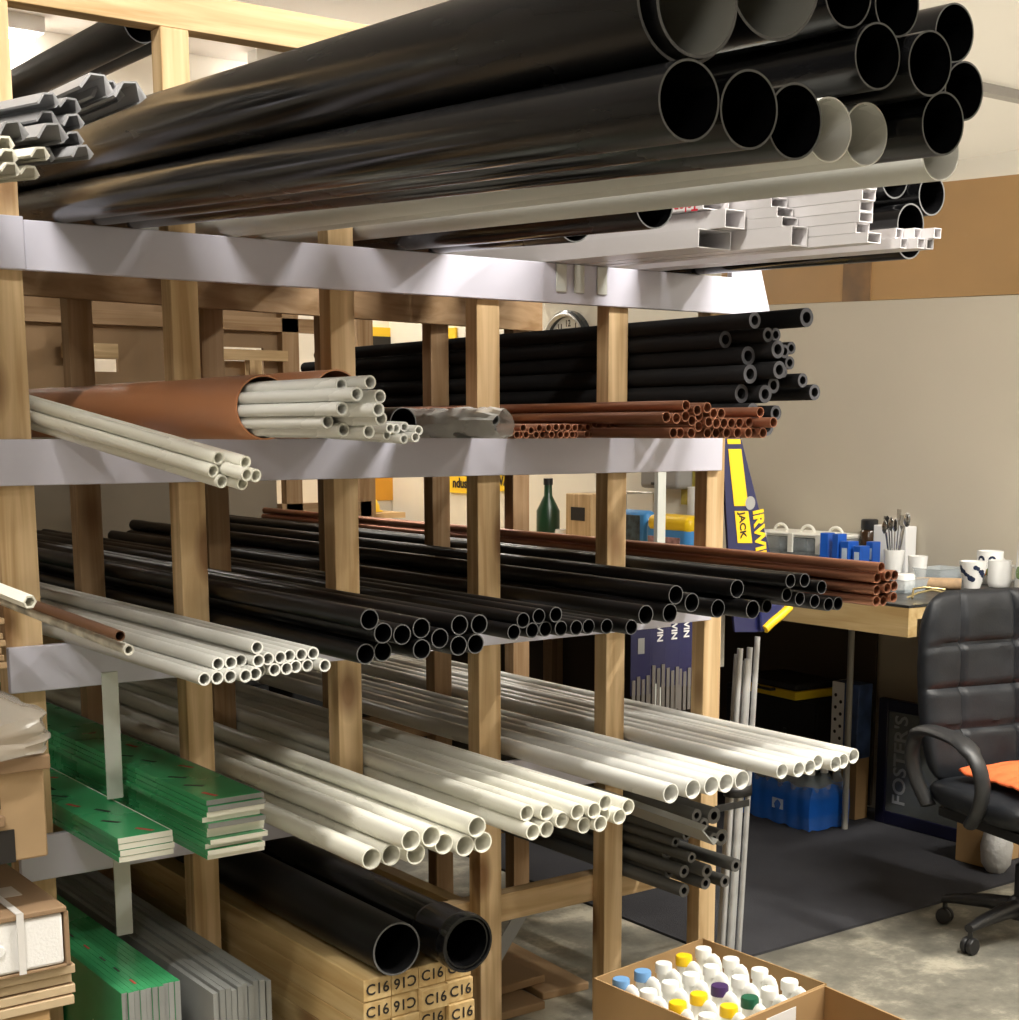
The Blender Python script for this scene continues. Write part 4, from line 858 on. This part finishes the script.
bp_('pale_upright', 2.56, 2.61, 1.5, 1.80, pineZ, -.05, 0); bp_('beam', 2.7, 3.1, 1.10, 1.17, backX, .0, .05)

# ---------------------------------------------------------------- yellow signs on the back wall
YW = 7.592
sy = mat('sign_yellow', (.85, .55, .02), .5); so = mat('sign_orange', (.70, .33, .02), .5)
def sign(u0, v0, u1, v1, mt, label, txt=None, tcol=ink, band=None):
    a, b = onp(u0, v0, 1, YW), onp(u1, v1, 1, YW); w_, h_ = b[0] - a[0], a[2] - b[2]
    e = ob('wall_sign', M().box(0, w_, -.006, .007, 0, h_), mt, loc=(a[0], YW, b[2])); tag(e, label, 'sign')
    if band: ob('band', M().box(.01, w_ - .01, -.008, -.0062, h_ * band[0], h_ * band[1]), band[2], e)
    if txt: text(txt, txt_size(h_, w_, txt), tcol, e, (w_ / 2, -.009, h_ * .45), (1, 0, 0), (0, 0, 1), bold=.001)
    return e
def sign_x(u0, v0, u1, v1, mt, label, txt=None, tcol=ink):
    a, b = onp(u0, v0, 0, 4.61), onp(u1, v1, 0, 4.61); w_, h_ = a[1] - b[1], a[2] - b[2]
    e = ob('wall_sign', M().box(-.006, .009, -w_, 0, 0, h_), mt, loc=(4.61, a[1], b[2])); tag(e, label, 'sign')
    if txt: text(txt, txt_size(h_, w_, txt), tcol, e, (-.009, -w_ / 2, h_ * .5), (0, -1, 0), (0, 0, 1), bold=.002)
    return e
def txt_size(h_, w_, t_): return min(h_ * .7, w_ / len(t_) * 1.5)
sign(350, 326, 395, 348, sy, 'yellow and black sign behind the rack, leftmost above the foam tubes', band=(.1, .55, ink))
sign_x(440, 329, 456, 350, sy, 'small plain yellow sign on the back wall above the foam tubes')
sign(354, 474, 398, 500, so, 'orange sign on the back wall seen below the second shelf')
sign_x(449, 473, 476, 494, sy, 'yellow sign with dark lettering below the wrapped bundle', 'ndust')
sign_x(484, 470, 522, 492, sy, 'yellow sign with a black bold word beside the fourth post', 'DEWALT', ink)
p = onp(362, 508, 1, 7.45); hat = emp('hard_hat', (p[0], 7.42, 1.05)); hat.scale = (.62, .62, .62); tag(hat, 'yellow hard hat on a ledge behind the rack', 'hard hat')
ob('shell', M().lathe([(.14, 0), (.135, .05), (.11, .10), (.06, .135), (.001, .145)], 28), yellow, hat); ob('brim', M().lathe([(.165, -.004), (.165, .004), (.135, .006), (.135, -.004)], 28), yellow, hat)
lg = ob('timber_ledge', M().box(0, 1.9, -.34, 0, -.03, 0), pineX, loc=(2.6, 7.598, 1.045)); tag(lg, 'narrow pine ledge along the back wall behind the rack', 'shelf')
rb = ob('ledge_bracket', M().box(-.02, .02, -.3, 0, -1.015, 0), backZ, loc=(3.4, 7.598, 1.015)); tag(rb, 'timber support under the back wall ledge', 'bracket')
# leaning white panel
o = ob('leaning_board', M().box(0, .16, 0, .03, 0, .9), stripM, loc=(3.42, 7.0, .0)); o.rotation_euler = (-.04, 0, 0); o.scale = (1, 1, 1.75); tag(o, 'narrow white panel leaning behind the rack beside the yellow lettering', 'panel')
# clock
e = emp('wall_clock', (4.619, 5.92, 1.885)); tag(e, 'round wall clock with a black and silver rim behind the rack', 'clock')
MX = Matrix.Rotation(-pi / 2, 4, 'Y'); rc = .185
ob('rim', M().lathe([(rc, 0), (rc, .03), (rc - .012, .042), (rc - .03, .03), (rc - .03, .008), (0.001, .008)], 56, MX, cap=False), mat('clock_rim', (.03, .035, .04), .25), e)
ob('silver_ring', M().lathe([(rc - .012, .0425), (rc - .018, .046), (rc - .03, .034), (rc - .03, .031)], 56, MX, cap=False), steel, e)
ob('face', M().lathe([(rc - .03, .009), (rc - .03, .010)], 56, MX), china, e)
for h in range(1, 13):
    a_ = h * pi / 6; text(str(h), .045, ink, e, (-.0108, -(rc - .062) * sin(a_), (rc - .062) * cos(a_)), (0, -1, 0), (0, 0, 1), name='numeral', bold=.0006)
for L_, a_, w_ in ((.07, 5.1, .006), (.11, 3.4, .004)):
    d = Vector((0, -sin(a_), cos(a_))); ob('hand', M().tube([Vector((-.014, 0, 0)), Vector((-.014, 0, 0)) + d * L_], w_ / 2, 8), blackM, e)

# ---------------------------------------------------------------- things on the far part of the bench
TW = TB - .008
def onb(u, v=None): 
    r = onp(u, 560, 0, 4.30); return Vector((4.30, r[1], TW))
q = onb(548); e = emp('green_bottle', q); tag(e, 'dark green bottle on the far bench behind the rack', 'bottle'); cyl('body', [(.05, 0), (.055, .01), (.055, .17), (.02, .24), (.018, .29)], mat('bottle_green', (.01, .05, .02), .3), e); cyl('cap', [(.022, .29), (.022, .32)], blackM, e)
q = onb(566); e = emp('red_white_tin', q); tag(e, 'low red and white pot on the far bench beside the green bottle', 'pot'); cyl('body', [(.06, 0), (.06, .05)], mat('red_paint', (.5, .03, .03), .4), e); cyl('lid', [(.055, .0502), (.05, .09)], china, e)
q = onb(588); e = emp('wooden_crate', q); tag(e, 'small wooden crate standing on the far bench', 'crate'); bev(ob('body', M().box(-.06, .06, -.09, .09, 0, .26), pineZ, e), .004); ob('slot', M().box(-.062, -.0602, -.05, .05, .14, .2), ink, e)
q = onb(636); e = emp('paint_pack', q); tag(e, 'blue and dark packet standing on the bench left of the white strip', 'packet'); bev(ob('pack', M().box(-.03, .03, -.10, .10, 0, .20), mat('sky_blue', (.06, .28, .65), .4), e), .02); bev(ob('window', M().box(-.034, -.03, -.06, .06, .03, .18), mat('dark_print', (.05, .08, .10), .4, n_scale=30, n_amt=.9), e), .002)
e = emp('wire_basket', (4.50, onp(640, 500, 0, 4.50)[1] + .1, TW)); tag(e, 'small wire basket behind the blue packet on the bench', 'basket')
for z_ in (.005, .14, .26): ob('wire', M().tube([(-.08, -.1, z_), (.08, -.1, z_), (.08, .1, z_), (-.08, .1, z_), (-.08, -.1, z_)], .003, 6), chrome, e)
for x_, y_ in ((-.08, -.1), (.08, -.1), (.08, .1), (-.08, .1)): ob('wire', M().tube([(x_, y_, 0), (x_, y_, .262)], .003, 6), chrome, e)
q = onb(676); e = emp('rag_bag', q); tag(e, 'yellow and blue bag lying on the bench right of the white strip', 'bag'); bev(ob('bag', M().box(-.06, .06, -.14, .14, 0, .17), MATS['sky_blue'], e), .03, 4); bev(ob('yellow_top', M().box(-.062, .062, -.142, .13, .11, .19), yellow, e), .03, 4); bev(ob('print', M().box(-.0645, -.060, -.09, .11, .03, .10), mat('pink_print', (.4, .22, .22), .4, n_scale=25, n_amt=.8), e), .001)
e = emp('paper_roll', Vector((4.50, onp(699, 560, 0, 4.50)[1], TW))); tag(e, 'tall white paper roll standing on the bench near the right post', 'paper roll'); cyl('roll', [(.055, 0), (.055, .30)], paper, e); cyl('core', [(.02, .3), (.02, .302)], card, e)
e = emp('towel_dispenser', (4.617, onp(672, 475, 0, 4.6)[1], 1.24)); tag(e, 'grey towel dispenser on the wall seen right of the fifth post', 'dispenser'); bev(ob('body', M().box(-.10, 0, -.13, .13, 0, .26), mat('dispenser_grey', (.30, .29, .28), .4), e), .02, 3); bev(ob('slot', M().box(-.102, -.09, -.05, .05, .015, .03), blackM, e), .004)
o = ob('yellow_strip', M().box(-.012, 0, -.045, .045, 0, .30), mat('mustard', (.40, .32, .06), .6), loc=(4.619, onp(687, 475, 0, 4.6)[1], 1.17)); tag(o, 'mustard yellow strip on the wall beside the grey dispenser', 'sign')

# ---------------------------------------------------------------- saws
def saw(name, label, P, ang, sc_=1.0):
    e = emp(name, P); e.rotation_euler = (0, ang, 0); tag(e, label, 'saw'); return e
sv = emp('hand_saw', (2.80, 2.885, .965)); tag(sv, 'hand saw in a navy and yellow sleeve hanging at the right end of the rack', 'saw')
def qxz(pts_, y0, y1): return M().prism(pts_, y0, y1)
px_ = lambda u, v: (onp(u, v, 1, 2.885)[0] - 2.80, onp(u, v, 1, 2.885)[2] - .965)
ob('sleeve', qxz([px_(722, 438), px_(741, 438), px_(771, 556), px_(776, 606), px_(762, 632), px_(735, 632), px_(729, 560)], 0, .008), navy, sv)
ob('blade', qxz([px_(727, 450), px_(738, 450), px_(768, 620), px_(740, 620)], .003, .005), steel, sv)
for a_ in ([(728, 449), (741, 449), (748, 506), (734, 506)], [(734.5, 511), (748, 511), (752, 543), (737.5, 543)], [(727, 439), (740, 439), (740.5, 444), (727.5, 444)]): ob('yellow_panel', qxz([px_(*q_) for q_ in a_], -.0012, -.0002), yellow, sv)
ta = px_(757.5, 531); text('IRWIN', .052, yellow, sv, (ta[0] + .007, -.0014, ta[1] - .018), (.14, 0, -1), (1, 0, .14), bold=.002)
ta = px_(742, 525); text('JACK', .030, ink, sv, (ta[0], -.0018, ta[1]), (.12, 0, -1), (1, 0, .12), bold=.0006)
ta = px_(750, 503); ob('badge', M().lathe([(.018, 0), (.018, .001)], 24, Matrix.Translation((ta[0], -.0006, ta[1])) @ Matrix.Rotation(pi / 2, 4, 'X')), silver, sv)
hp = [px_(*q_) for q_ in ((757, 606), (772, 603), (786, 604), (788, 609), (775, 620), (765, 632), (758, 631))]
bev(ob('handle', qxz(hp, -.012, .02), navyG, sv), .005, 3)
bev(ob('handle_grip', M().tube([(px_(761, 629)[0], -.014, px_(761, 629)[1]), (px_(768, 622)[0], -.014, px_(768, 622)[1]), (px_(778, 614)[0], -.014, px_(778, 614)[1]), (px_(786, 606)[0], -.014, px_(786, 606)[1])], .012, 12), yellow, sv), .001)
o = ob('plastic_sheet', M().rings([[(x, y, z) for x, y in ((0, 0), (.06, .0), (.075, .03), (.01, .03))] for z in (.0, .05, .11, .15)]), mat('pale_plastic', (.5, .5, .47), .4, bump=.5, b_scale=30), loc=(2.80, 2.97, .86)); tag(o, 'pale plastic sheet hanging behind the saw handle', 'plastic sheet')
# blue cards with blades hanging under the third shelf
for k, (u, z1, h_) in enumerate([(640, 1.03, .26), (658, 1.03, .235), (675, 1.03, .25), (690, 1.03, .26)]):
    x = onp(u, 640, 1, 3.24)[0]; e = emp('blade_card', (x, 3.235 + .012 * k, z1 - h_ - .09)); tag(e, 'navy card of blades hanging under the third shelf, %s' % ['leftmost', 'second from left', 'second from right', 'rightmost'][k], 'blade pack', 'navy blade cards under the third shelf')
    bev(ob('card', M().box(-.038, .038, 0, .003, .07, h_ + .09), navy, e), .001)
    for j in range(4): ob('blade', M().box(-.034 + j * .018, -.022 + j * .018, -.003, -.0005, .0, .115 + .01 * (j % 2)), mat('dull_blade', (.20, .19, .18), .45, metal=.3), e)
    if k: text('IRWIN', .030, paper, e, (.012, -.001, h_ - .0), (0, 0, -1), (1, 0, 0), bold=.0008)
    else: ob('sticker', M().box(-.012, .012, -.0012, 0, .19, .235), silver, e)
rp('card_rail', M().box(2.42, 2.69, 3.28, 3.30, 1.0, 1.03), backX, (2.4, 3.25, 1.0))
# ---------------------------------------------------------------- steel tubes standing at the right end
random.seed(8)
tubes = [(2.905, 3.00, .895, .0085), (2.924, 2.99, .87, .0085), (2.943, 3.00, .90, .0085), (2.962, 2.99, .93, .008), (2.915, 3.022, .88, .0085), (2.936, 3.024, .86, .0085)]
for k, (x, y, h_, r) in enumerate(tubes):
    tube_pp('steel_conduit', 'galvanised steel tube standing upright beside the right post, %s' % ['front left', 'front middle', 'front right', 'farthest right', 'back left', 'back right'][k], (x, y, .0085 if y > 2.96 else .001), (x + .055, y + .01, h_), r, steel, .15, cat='tube', group='steel tubes strapped upright at the right end')
m = M(); rr = []
for z_ in (.475, .505):
    rr.append([(2.964 + .046 * cos(a_), 3.010 + .034 * sin(a_), z_) for a_ in np.linspace(0, 2 * pi, 25)[:-1]])
o = ob('velcro_strap', m.rings(rr, cap=False), blackM); sm = o.modifiers.new('t', 'SOLIDIFY'); sm.thickness = .003; tag(o, 'black strap around the upright steel tubes', 'strap')
rp('strap_tail', M().box(2.74, 2.87, 2.868, 2.8695, .485, .505), blackM, (2.74, 2.87, .48))

# ---------------------------------------------------------------- office chair
ch = emp('office_chair', (3.75, 2.60, 0), radians(-14)); ch.scale = (.90, .90, .945); tag(ch, 'black padded office chair with an orange cloth on its seat', 'chair')
# local: front = -y
def pad(w_, h_, t_, nx, nz, shape, exp=5):
    """padded slab in the xz plane; thickness along y"""
    vs = []; idx = {}
    m = M(); front = []; back = []
    for j in range(nz + 1):
        for i in range(nx + 1):
            a_ = -1 + 2 * i / nx; b_ = -1 + 2 * j / nz
            # squircle mapping
            sx = a_ * (1 - .13 * abs(b_) ** 6); sz = b_ * (1 - .10 * abs(a_) ** 6)
            x, z = sx * w_ / 2, sz * h_ / 2
            e_ = (1 - abs(a_) ** exp) ** .5 * (1 - abs(b_) ** exp) ** .5
            tf, off = shape(a_, b_); front.append((x, off - t_ / 2 * e_ * tf, z)); back.append((x, off + t_ / 2 * e_ * .8, z))
    n = (nx + 1) * (nz + 1); f = []
    for j in range(nz):
        for i in range(nx):
            a = j * (nx + 1) + i; f += [(a, a + 1, a + nx + 2, a + nx + 1), (n + a, n + a + nx + 1, n + a + nx + 2, n + a + 1)]
    m.add(front + back, f); return m
def pad_ob(name, mm, mt, parent, mx):
    me = mm.mesh(name); bm = bmesh.new(); bm.from_mesh(me); bmesh.ops.remove_doubles(bm, verts=bm.verts, dist=.0004); bmesh.ops.recalc_face_normals(bm, faces=bm.faces); bm.to_mesh(me); bm.free()
    for p_ in me.polygons: p_.use_smooth = True
    return ob(name, me, mt, parent, mx=mx)
def seam(x, c, w_=.035): return 1 - .25 * exp(-((x - c) / w_) ** 2)
def exp(x): return math_exp(x)
from math import exp as math_exp
def backshape(a_, b_):
    s_ = 1.0
    for c in (.45, .0, -.42): s_ *= seam(b_, c)
    if b_ > -.9: s_ *= seam(a_, -.42, .03) * seam(a_, .42, .03)
    off = -.035 * abs(a_) ** 3 + .03 * (1 - b_ * b_) - .02
    off += .006 * noise.noise(Vector((a_ * 3, b_ * 4, 0)))
    return s_, off
pad_ob('backrest', pad(.53, .62, .13, 56, 60, backshape), leather, ch, Matrix.Translation((0, .27, .775)) @ Matrix.Rotation(radians(-7), 4, 'X'))
def seatshape(a_, b_): return seam(b_, .25) * seam(a_, -.45, .03) * seam(a_, .45, .03), .012 * abs(a_) ** 2
pad_ob('seat', pad(.53, .50, .13, 48, 44, seatshape), leather, ch, Matrix.Translation((0, -.01, .455)) @ Matrix.Rotation(radians(-90), 4, 'X') @ Matrix.Rotation(pi, 4, 'Z'))
ob('seat_pan', bev(ob('tmp', M().box(-.20, .20, -.20, .20, .375, .405), blackM), .01).data, None, ch); bpy.data.objects.remove(bpy.data.objects['tmp'])
ob('back_bracket', M().tube([(0, .12, .385), (0, .26, .40), (0, .33, .46), (0, .345, .62)], .028, 12, .4), blackM, ch)
for sx in (-1, 1):
    pts_ = [(.265, .17, .42), (.29, .21, .50), (.30, .225, .58), (.305, .20, .645), (.31, .13, .672), (.31, .03, .672), (.31, -.06, .655), (.305, -.12, .60), (.295, -.13, .53), (.285, -.10, .46), (.262, -.04, .405)]
    fine = []
    for i in range(len(pts_) - 1):
        p0, p1, p2, p3 = [Vector(pts_[max(0, min(len(pts_) - 1, i + d_))]) for d_ in (-1, 0, 1, 2)]
        for t_ in (0, .25, .5, .75): fine.append(.5 * ((2 * p1) + (p2 - p0) * t_ + (2 * p0 - 5 * p1 + 4 * p2 - p3) * t_ ** 2 + (3 * p1 - p0 - 3 * p2 + p3) * t_ ** 3))
    fine.append(Vector(pts_[-1])); m = M(); rs = []
    for i, p_ in enumerate(fine):
        t_ = (fine[min(i + 1, len(fine) - 1)] - fine[max(i - 1, 0)]).normalized(); nrm = Vector((1, 0, 0)); bi = t_.cross(nrm).normalized()
        wd_ = .038 if 12 < i < 26 else .028; rs.append([Vector((sx * (p_.x + wd_ * cos(a_)), p_.y + bi.y * .018 * sin(a_), p_.z + bi.z * .018 * sin(a_))) for a_ in np.linspace(0, 2 * pi, 17)[:-1]])
    ob('armrest', m.rings(rs), mat('arm_plastic', (.02, .021, .023), .45), ch)
cyl('gas_column', [(.028, .09), (.028, .24), (.018, .245), (.018, .375)], blackM, ch)
cyl('base_hub', [(.045, .07), (.05, .085), (.045, .125), (.03, .14)], blackM, ch)
rot0 = radians(176 + 17)
for k in range(5):
    a_ = rot0 - k * 2 * pi / 5; d = Vector((cos(a_), sin(a_), 0)); n_ = Vector((-d.y, d.x, 0)); rs = []
    for t_, w_, h_, z_ in ((.02, .028, .030, .105), (.12, .026, .024, .103), (.22, .021, .018, .092), (.27, .018, .013, .082)):
        c_ = d * t_ + Vector((0, 0, z_)); rs.append([c_ + n_ * w_ * cos(b_) + Vector((0, 0, h_ * sin(b_))) for b_ in np.linspace(0, 2 * pi, 13)[:-1]])
    ob('base_leg', M().rings(rs), blackM, ch)
    c_ = d * .262; cs = ob('caster', M().tube([c_ + Vector((0, 0, .045)), c_ + Vector((0, 0, .085))], .008, 8), blackM, ch)
    for s2 in (-1, 1):
        mx = Matrix.Translation(c_ + n_ * s2 * .012 + Vector((0, 0, .027))) @ Vector((0, 0, 1)).rotation_difference(n_).to_matrix().to_4x4()
        ob('wheel', M().lathe([(.008, -.010), (.024, -.009), (.027, -.004), (.027, .004), (.024, .009), (.008, .010)], 24, mx), blackM, cs)
    ob('hood', M().lathe([(.029, -.022), (.030, 0), (.029, .022)], 20, Matrix.Translation(c_ + Vector((0, 0, .030))) @ Vector((0, 0, 1)).rotation_difference(n_).to_matrix().to_4x4() @ Matrix.Diagonal((1, 1, 1, 1))), blackM, cs) if False else None
# orange cloth on the seat
random.seed(6); rs_v = []; f = []; nx, ny = 34, 30
for j in range(ny + 1):
    for i in range(nx + 1):
        a_, b_ = i / nx, j / ny; x = -.20 + .46 * a_ + .02 * noise.noise(Vector((b_ * 4, 1, 2))); y = -.215 + .33 * b_ + .025 * noise.noise(Vector((a_ * 5, 3, 1)))
        ed = min(a_, 1 - a_, b_, 1 - b_); z = .538 + .012 * abs(noise.noise(Vector((a_ * 4 + b_ * 3, b_ * 5, 0)))) + .022 * max(0, noise.noise(Vector((a_ * 2.5, b_ * 3.5, 7)))) + .018 * min(1, ed * 10)
        rs_v.append((x, y, z))
for j in range(ny):
    for i in range(nx): a = j * (nx + 1) + i; f.append((a, a + 1, a + nx + 2, a + nx + 1))
m = M().add(rs_v, f); o = ob('orange_cloth', m, orangeCl); o.matrix_world = Matrix.Translation((3.75, 2.60, 0)) @ Matrix.Rotation(radians(-14), 4, 'Z') @ Matrix.Diagonal((.90, .90, .945, 1))
sm = o.modifiers.new('t', 'SOLIDIFY'); sm.thickness = .012; sm.offset = -1; sb = o.modifiers.new('s', 'SUBSURF'); sb.levels = 1; sb.render_levels = 1
tag(o, 'crumpled orange cloth lying on the seat of the office chair', 'cloth')

# ---------------------------------------------------------------- black crates added to darken the floor behind the rack
for k, (x, y, w_, d_, h_) in enumerate([(1.95, 5.62, .50, .45, .55), (2.55, 5.62, .52, .45, .50), (3.12, 5.55, .48, .45, .62)]):
    e = emp('dark_filler_crate', (x, y, .001 if x < 2.6 else .0085)); tag(e, 'added black crate darkening the floor behind the rack, %s of three' % ['leftmost', 'middle', 'rightmost'][k], 'crate', 'added black crates behind the rack')
    bev(ob('body', M().box(-w_ / 2, w_ / 2, 0, d_, 0, h_), MATS['matt_black'], e), .01); bev(ob('rim', M().box(-w_ / 2 - .012, w_ / 2 + .012, -.012, d_ + .012, h_ - .04, h_ + .002), blackM, e), .004)
e = emp('red_white_box', (2.72, 5.70, .5045)); tag(e, 'small red and white box on the middle black crate behind the rack', 'box'); bev(ob('box', M().box(-.06, .06, 0, .12, 0, .30), MATS['red_paint'], e), .003); ob('white_band', M().box(-.061, .061, -.0015, -.0002, .10, .17), paper, e)
e = emp('wrapped_roll', (3.05, 5.75, .6315)); tag(e, 'upright roll in clear film on the rightmost black crate', 'roll'); cyl('roll', [(.06, 0), (.06, .34)], paper, e); cyl('film', [(.066, 0), (.068, .18), (.064, .36)], wrap, e, cap=False)

# printed marks on the film of the uppermost boards
random.seed(21)
for nm, wx, hz in (('foam_board.003', .105, .0105), ('foam_board.014', .115, .0092), ('foam_board.018', .0105, .46)):
    p_ = bpy.data.objects[nm]
    for k in range(7):
        y = .03 + k * .085 + R() * .02; x = wx * (.2 + .6 * R()); a_ = R() * .8; c_, s_ = cos(a_), sin(a_); w2, l2 = (.004, .020) if wx > .05 else (.002, .014)
        m = M().box(-w2, w2, -l2, l2, 0, .0004, Matrix.Translation((x if wx > .05 else wx / 2, y, hz + (.0008 if wx > .05 else .0012))) @ Matrix.Rotation(a_ if wx > .05 else 0, 4, 'Z'))
        ob('printed_mark', m, redink if k % 3 == 0 else ink, p_)

# pale grey channel lying across the grey foam tubes
P = Vector(onp(708, 838, 1, 2.36))
o = ob('grey_channel', M().prism([(-.024, 0), (.024, 0), (.024, .016), (.021, .016), (.021, .003), (-.021, .003), (-.021, .016), (-.024, .016)], 0, .95).mesh('channel', False), mat('pale_grey_channel', (.26, .26, .24), .5)); o.matrix_world = Matrix.Translation(P) @ rot_to((.20, 1, -.05)) @ Matrix.Rotation(radians(50), 4, 'Y')
tag(o, 'pale grey channel length lying over the mid-grey foam tubes', 'channel')
